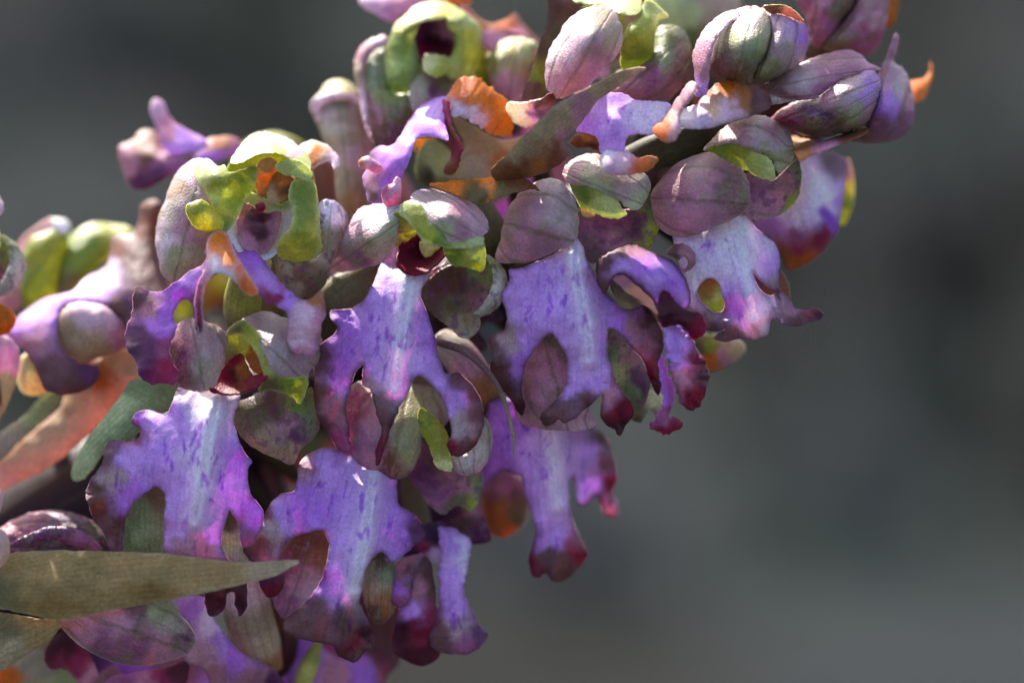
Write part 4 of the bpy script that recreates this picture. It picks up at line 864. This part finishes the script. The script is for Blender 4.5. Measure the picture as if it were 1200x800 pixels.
# ============ flower behind at the left edge: green hood, lilac lip, pale spur
f = FL(60, 330, -20, 180)
S(f, 'lateral_sepal', 'plain', '-8,312 13,297 26,280 43,265 60,255 82,261 80,271 55,275 38,282 33,302 26,328 24,360 10,366 -8,366', '0,330,-17 60,260,-17 20,350,-15', '20,300,pink 10,330,gtan 50,265,mauve 72,264,white 15,350,mauve', dome=1.0,
  more=[dict(o='33,282 53,271 70,268 81,277 76,300 72,332 72,347 51,357 32,364 24,333', d='55,275,-16 30,350,-15 75,310,-16', c='50,300,ygreen 45,330,green 60,340,ygreen 65,285,ygreen', dome=1.6),
        dict(o='78,284 91,269 111,261 136,263 152,267 165,285 130,302 113,315 87,340 70,348 68,316', d='85,280,-17 140,270,-18 85,335,-15', c='100,285,green 120,275,ygreen 90,310,green 80,330,olive 140,270,pyel', dome=1.6)])
S(f, 'lip', 'lip', '4,392 23,370 52,350 83,341 101,325 124,312 130,287 134,275 155,273 163,259 166,239 175,234 188,237 190,262 186,282 192,310 196,330 205,350 195,370 175,385 152,390 140,372 118,360 98,355 75,358 67,385 72,408 92,424 116,431 113,447 89,461 66,462 52,455 37,423 18,400',
  '10,392,-9 52,355,-10 101,328,-11 135,278,-12 175,238,-12 190,300,-9 160,335,-6.5 175,380,-5 90,345,-8 55,410,-6.5 90,455,-6 110,435,-6',
  '30,380,lilac 60,370,lilac 85,350,lilac 115,330,lilac 125,320,pale 135,290,rbrown 150,280,brown 170,255,rbrown 178,270,rbrown 150,310,brown 165,330,brown 180,300,brown 150,345,plum 140,360,brown 40,400,mauve 60,430,gbrown 90,445,brown 105,437,plum 180,340,brown', dome=0.5, edge=('brown', 4, 0.4), curl=0.4)
S(f, 'ovary', 'plain', '66,386 74,362 95,353 120,356 141,368 152,385 152,402 136,414 115,420 95,427 75,414', '66,390,-9 150,390,-8', '82,385,gtan 100,375,pinkw 125,372,pinkw 140,390,pink 110,405,tan', dome=3.0, closed=True)
S(f, 'bract', 'lip', '90,426 115,417 142,408 165,418 172,445 145,470 118,495 92,520 62,545 20,566 -10,580 -10,545 30,512 70,477', '100,440,-11 160,430,-10 0,560,-11', '140,430,tan 120,445,dorange 150,445,tan 110,470,tan 70,510,tan 30,545,tan 0,560,tan', dome=0.8)
S(f, 'bract', 'bract', '-8,515 25,490 55,460 75,458 62,480 30,512 -8,545', '0,520,-10 60,465,-10', '10,520,grey 45,480,ggreen', dome=0.4)
S(f, 'bract', 'lip', '-8,392 15,398 24,420 17,452 -8,500', '0,430,-8', '5,420,pinkw 5,460,ggreen', dome=0.8, more=[dict(o='20,428 32,413 46,430 57,456 40,464 24,457', d='38,440,-9', c='35,440,pyel', dome=1.0), dict(o='-8,356 12,361 19,375 11,389 -8,393', d='3,375,-6', c='3,372,dorange 8,382,orange', dome=0.8)])
b = FL(60, 630, -10, 110, r=12, cols='dpurp', c2='dpurp', name='bud')  # dark colours here paint a recess that light hardly reaches
S(b, 'sepal', 'sepal', '-8,628 18,608 50,598 90,602 116,617 133,646 100,660 40,662 -8,655', '0,640,-6 60,605,-7 125,645,-6', '30,615,wine 60,620,plum 90,630,dpurp 50,640,dpurp', dome=2.4, closed=True, axis='-5,640 130,645')
S(b, 'petal', 'sepal', '10,640 40,622 75,616 105,628 122,648 90,640 60,634 35,640', '40,630,-2.6 110,640,-3', '60,625,plum 100,637,purp', dome=0.5)

# ============ long bract and striped sepal at the lower left
S(stem_o, 'bract', 'bract', '-12,668 0,660 11,649 45,645 90,645 144,646 191,648 240,654 280,658 320,657 346,655.5 351,658 341,664 320,675 280,685 240,694 200,702 144,712 108,719 70,727 45,722 0,713 -12,712',
  '-10,690,4 60,650,3.4 60,690,5.8 60,722,4.0 180,650,4.0 180,682,6.0 180,704,4.6 300,660,4.6 300,672,5.2 350,658,4.4', '-5,690,olive 40,670,bract 60,710,bract2 100,660,bract 130,690,bract2 180,665,bract 200,690,bract2 260,672,bract2 320,665,gtan 348,658,tan', axis='-10,690 350,658', edge=('gtan', 3, 0.4))
S(stem_o, 'bract', 'bract', '-12,712 0,716 45,724 72,729 62,746 32,766 -12,788', '0,740,2 60,735,2.6', '10,735,olive 40,735,bract2 20,765,gtan 0,770,gtan', dome=0.6, axis='-10,770 72,730')
f = FL(230, 700, -8, 130)
S(f, 'lateral_sepal', 'sepal', '68,726 108,712 157,700 198,695 210,716 228,741 230,748 226,760 210,771 191,776 166,780 135,776 108,765 84,748', '72,728,1.0 200,700,1.6 228,748,0 166,776,0.6 150,735,2.8', '100,740,pink 120,755,purp 140,735,pink 160,755,purp 165,720,gbrown 185,715,ggreen 205,735,grey 220,752,plum 190,765,pink', dome=1.4, axis='85,715 222,765', edge=('pinkw', 3, 0.5))
S(f, 'lip', 'lip', '195,700 222,697 243,700 250,722 271,752 289,768 313,778 329,792 338,815 255,815 240,787 215,772 225,752 222,736', '220,705,-4 265,755,-3 330,800,-5 240,780,-5 250,740,-2.6', '225,715,lilac 240,730,pale 255,755,lilac 275,770,lilac2 300,790,mauve 235,765,pinkw 250,785,mauve 320,800,plum', dome=0.8, edge=('plum', 3, 0.4))
T(f, 'ovary', 'bract', '290,670,-6,20 288,700,-6,28 300,745,-7,28 315,785,-8,18', '285,690,pinkw 295,720,gtan 305,750,tan 310,780,obrown')
f = FL(360, 740, -14, 300)
S(f, 'lip', 'lip', '325,725 345,735 375,755 400,770 432,768 442,800 430,818 350,818 335,800 330,760', '330,740,-9 430,780,-11 350,810,-11', '345,755,lilac2 360,775,lilac 395,790,pink 425,790,lilac2 335,745,plum', dome=0.6, edge=('plum', 4, 0.4))
T(f, 'ovary', 'plain', '352,815,-8,8 358,790,-8,11 367,768,-8,9 374,752,-8,4', '360,790,yellow 370,765,ygreen')
T(f, 'bract', 'bract', '325,700,-9,8 335,730,-9,16 332,765,-9,16 325,790,-10,8', '335,720,rbrown 330,760,maroon')
f = FL(90, 760, -14, 120)
S(f, 'lip', 'lip', '52,768 64,745 82,738 102,763 114,792 97,803 76,784 58,783', '80,765,-6', '75,755,maroon 90,775,wine 100,795,pink', dome=0.8,
  more=[dict(o='125,797 168,786 200,780 216,774 222,784 206,815 125,815', d='170,795,-5', c='150,798,purp 190,790,wine 212,782,maroon 165,806,pink', dome=0.6)])
S(f, 'lateral_sepal', 'plain', '-10,790 20,765 55,745 70,775 100,795 135,780 150,815 -10,815', '30,790,-9 130,800,-10', '40,780,grey 80,800,ggreen 130,800,mauve 5,795,orange2', dome=1.0)
S(f, 'petal', 'plain', '-10,620 4,621 11,635 10,651 0,664 -10,664', '0,640,5', '2,640,glil', dome=1.0, more=[dict(o='-10,570 0,572 3,588 -2,602 -10,604', d='-3,588,4', c='-2,588,pinkw', dome=0.6)])

# ============ flowers of the lower row, mostly below the picture
f = FL(200, 800, -16, 190, r=14)
S(f, 'lip', 'lip', '60,760 110,745 160,752 215,760 250,785 300,800 330,830 300,870 200,880 100,870 60,820', '70,780,-12 180,770,-11 320,830,-12 200,860,-10', '100,770,plum 150,775,lilac2 200,780,mauve 260,810,lilac 180,840,lilac 80,800,gbrown', ruffle=0.5, edge=('plum', 5, 0.5))
f = FL(350, 740, -17, 290, r=14)
S(f, 'lip', 'lip', '280,690 330,680 390,690 440,690 480,730 470,770 450,800 420,840 340,850 290,820 270,760', '290,720,-15 400,700,-15 460,760,-15 350,830,-13', '320,720,plum 380,740,purp 440,740,brown 350,790,lilac2 420,800,mauve', ruffle=0.5, edge=('plum', 5, 0.5))
f = FL(480, 560, -15, 420, r=14)
S(f, 'lateral_sepal', 'spotted', '430,560 470,545 520,560 545,600 530,635 490,645 450,620', '440,580,-12 530,600,-13', '470,590,plum 510,600,dpurp 480,625,dolive', dome=1.0)

# thin withered bract tip that curves down past the middle flower
T(stem_o, 'bract', 'bract', '505,398,-2,3 520,403,0,4.5 540,409,0.8,4.5 558,422,1,4 576,441,1,3.5 588,462,0.6,3 597,490,0,2.4 602,515,-0.6,1.8 602,538,-1,0.8', '510,400,brown 560,425,gbrown 600,520,gtan')
T(stem_o, 'ovary', 'bract', '515,400,-7,18 540,420,-6,22 560,450,-6,22 575,480,-7,14', '530,410,grey 555,425,pink 560,455,obrown 575,475,dolive')

# ------------------------------------------------------------------ filler ovaries deep in the spike, near-black colour painting the shade between flowers
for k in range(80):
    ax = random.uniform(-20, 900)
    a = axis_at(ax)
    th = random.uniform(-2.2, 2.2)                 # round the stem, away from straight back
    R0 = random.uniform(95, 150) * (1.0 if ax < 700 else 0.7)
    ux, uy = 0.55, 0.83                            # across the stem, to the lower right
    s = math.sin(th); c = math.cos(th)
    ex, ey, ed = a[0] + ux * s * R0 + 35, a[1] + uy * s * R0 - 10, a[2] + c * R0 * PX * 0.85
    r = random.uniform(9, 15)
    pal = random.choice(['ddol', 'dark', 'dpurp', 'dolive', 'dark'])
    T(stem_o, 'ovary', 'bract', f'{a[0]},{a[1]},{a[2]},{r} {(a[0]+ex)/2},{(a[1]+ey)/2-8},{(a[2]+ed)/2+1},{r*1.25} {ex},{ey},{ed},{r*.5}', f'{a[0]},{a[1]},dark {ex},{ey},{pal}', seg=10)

# ------------------------------------------------------------------ low grass and dry litter on the ground far behind
def grass():
    vs, fs, cs = [], [], []
    pal = [(0.05, 0.07, 0.035), (0.09, 0.08, 0.06), (0.12, 0.125, 0.13), (0.06, 0.05, 0.04), (0.07, 0.085, 0.06), (0.10, 0.11, 0.12)]
    for k in range(120):
        cy = random.uniform(0.85, 3.4); cx = random.uniform(-0.16, 0.16) * (0.5 + cy) * 1.6
        col = random.choice(pal); hh = random.uniform(0.02, 0.07)
        for b in range(26):
            an = random.uniform(0, 6.28); r = random.uniform(0, 0.05)
            p = Vector((cx + r * math.cos(an), cy + r * math.sin(an), -0.012))
            t = p + Vector((random.uniform(-.03, .03), random.uniform(-.03, .03), hh * random.uniform(.5, 1.2)))
            m = (p + t) / 2 + Vector((0, 0, 0.012))
            w = Vector((math.sin(an), -math.cos(an), 0)) * random.uniform(0.0015, 0.004)
            n = len(vs)
            vs += [p - w, p + w, m + w * .8, m - w * .8, t]
            fs += [(n, n + 1, n + 2, n + 3), (n + 3, n + 2, n + 4)]
            q = random.uniform(.5, .9)
            cs += [(col[0] * q, col[1] * q, col[2] * q, 1)] * 5
    me = bpy.data.meshes.new('grass')
    me.from_pydata([tuple(v) for v in vs], [], fs)
    at = me.attributes.new('pigment', 'FLOAT_COLOR', 'POINT')
    at.data.foreach_set('color', np.array(cs, np.float32).ravel())
    m = bpy.data.materials.new('grass_blades'); m.use_nodes = True
    t = NT(m)
    p = t.n('ShaderNodeBsdfPrincipled', {'Base Color': t.n('ShaderNodeAttribute', attribute_name='pigment').outputs['Color'], 'Roughness': 0.8, 'Specular IOR Level': 0.2})
    t.n('ShaderNodeOutputMaterial', {'Surface': p.outputs[0]})
    me.materials.append(m)
    o = bpy.data.objects.new('grass', me); COL.objects.link(o)
    o['kind'] = 'stuff'
    o['label'] = 'blurred low grass and dry litter on the ground behind the orchid'
    o['category'] = 'grass'
grass()

# ------------------------------------------------------------------ the far side of the spike
def far_side():
    """the flowers that stand on the side turned away, as copies hanging the same way"""
    fl = [o for o in orchid.children if o.name.split('.')[0] in ('flower', 'bud')]
    n = 0
    for src in fl:
        w = Vector(src['wl'])
        dx = (w - CENTRE).dot(RIGHT) / (PX * 0.001) + 600
        if not (200 < dx < 860):
            continue
        lips = [c for c in src.children if c.name.startswith('lip')]
        if not lips or (Vector(lips[0]['wl']) - CENTRE).dot(FWD) > 0.004:
            continue
        a = axis_at(dx)
        piv = place(dx, a[1] - 6, -19.0)
        rot = Matrix.Rotation(math.pi + random.uniform(-0.3, 0.3), 4, 'Z')
        c = src.copy(); COL.objects.link(c); c.parent = orchid
        mw = Matrix.Translation(piv) @ rot @ Matrix.Scale(0.86, 4) @ Matrix.Translation(-place(dx, a[1] , -19.0)) @ Matrix.Translation(w)
        c.matrix_basis = Matrix.Translation(-Vector(orchid['wl'])) @ mw
        for ch in src.children:
            k = ch.copy(); COL.objects.link(k); k.parent = c
        n += 1
far_side()
def beyond_the_frame():
    """the spike goes on below, outside the picture: more flowers of the same kind there"""
    fl = [o for o in orchid.children if o.name.split('.')[0] == 'flower' and any(c.name.startswith('lip') for c in o.children)]
    pick = [o for o in fl if 380 < (Vector(o['wl']) - CENTRE).dot(RIGHT) / (PX * 0.001) + 600 < 760 and (Vector(o['wl']) - CENTRE).dot(FWD) < 0.02][:5]
    spots = [(-110, 400, -4), (-190, 560, -2), (-120, 700, -1), (-300, 760, -4), (-260, 470, -14)]
    for src, (x, y, d) in zip(pick, spots):
        lip = [c for c in src.children if c.name.startswith('lip')][0]
        off = place(x, y, d) - Vector(lip['wl'])
        c = src.copy(); COL.objects.link(c); c.parent = orchid
        c.location = src.location + off
        for ch in src.children:
            k = ch.copy(); COL.objects.link(k); k.parent = c
beyond_the_frame()
for o in bpy.data.objects:
    if 'wl' in o:
        del o['wl']
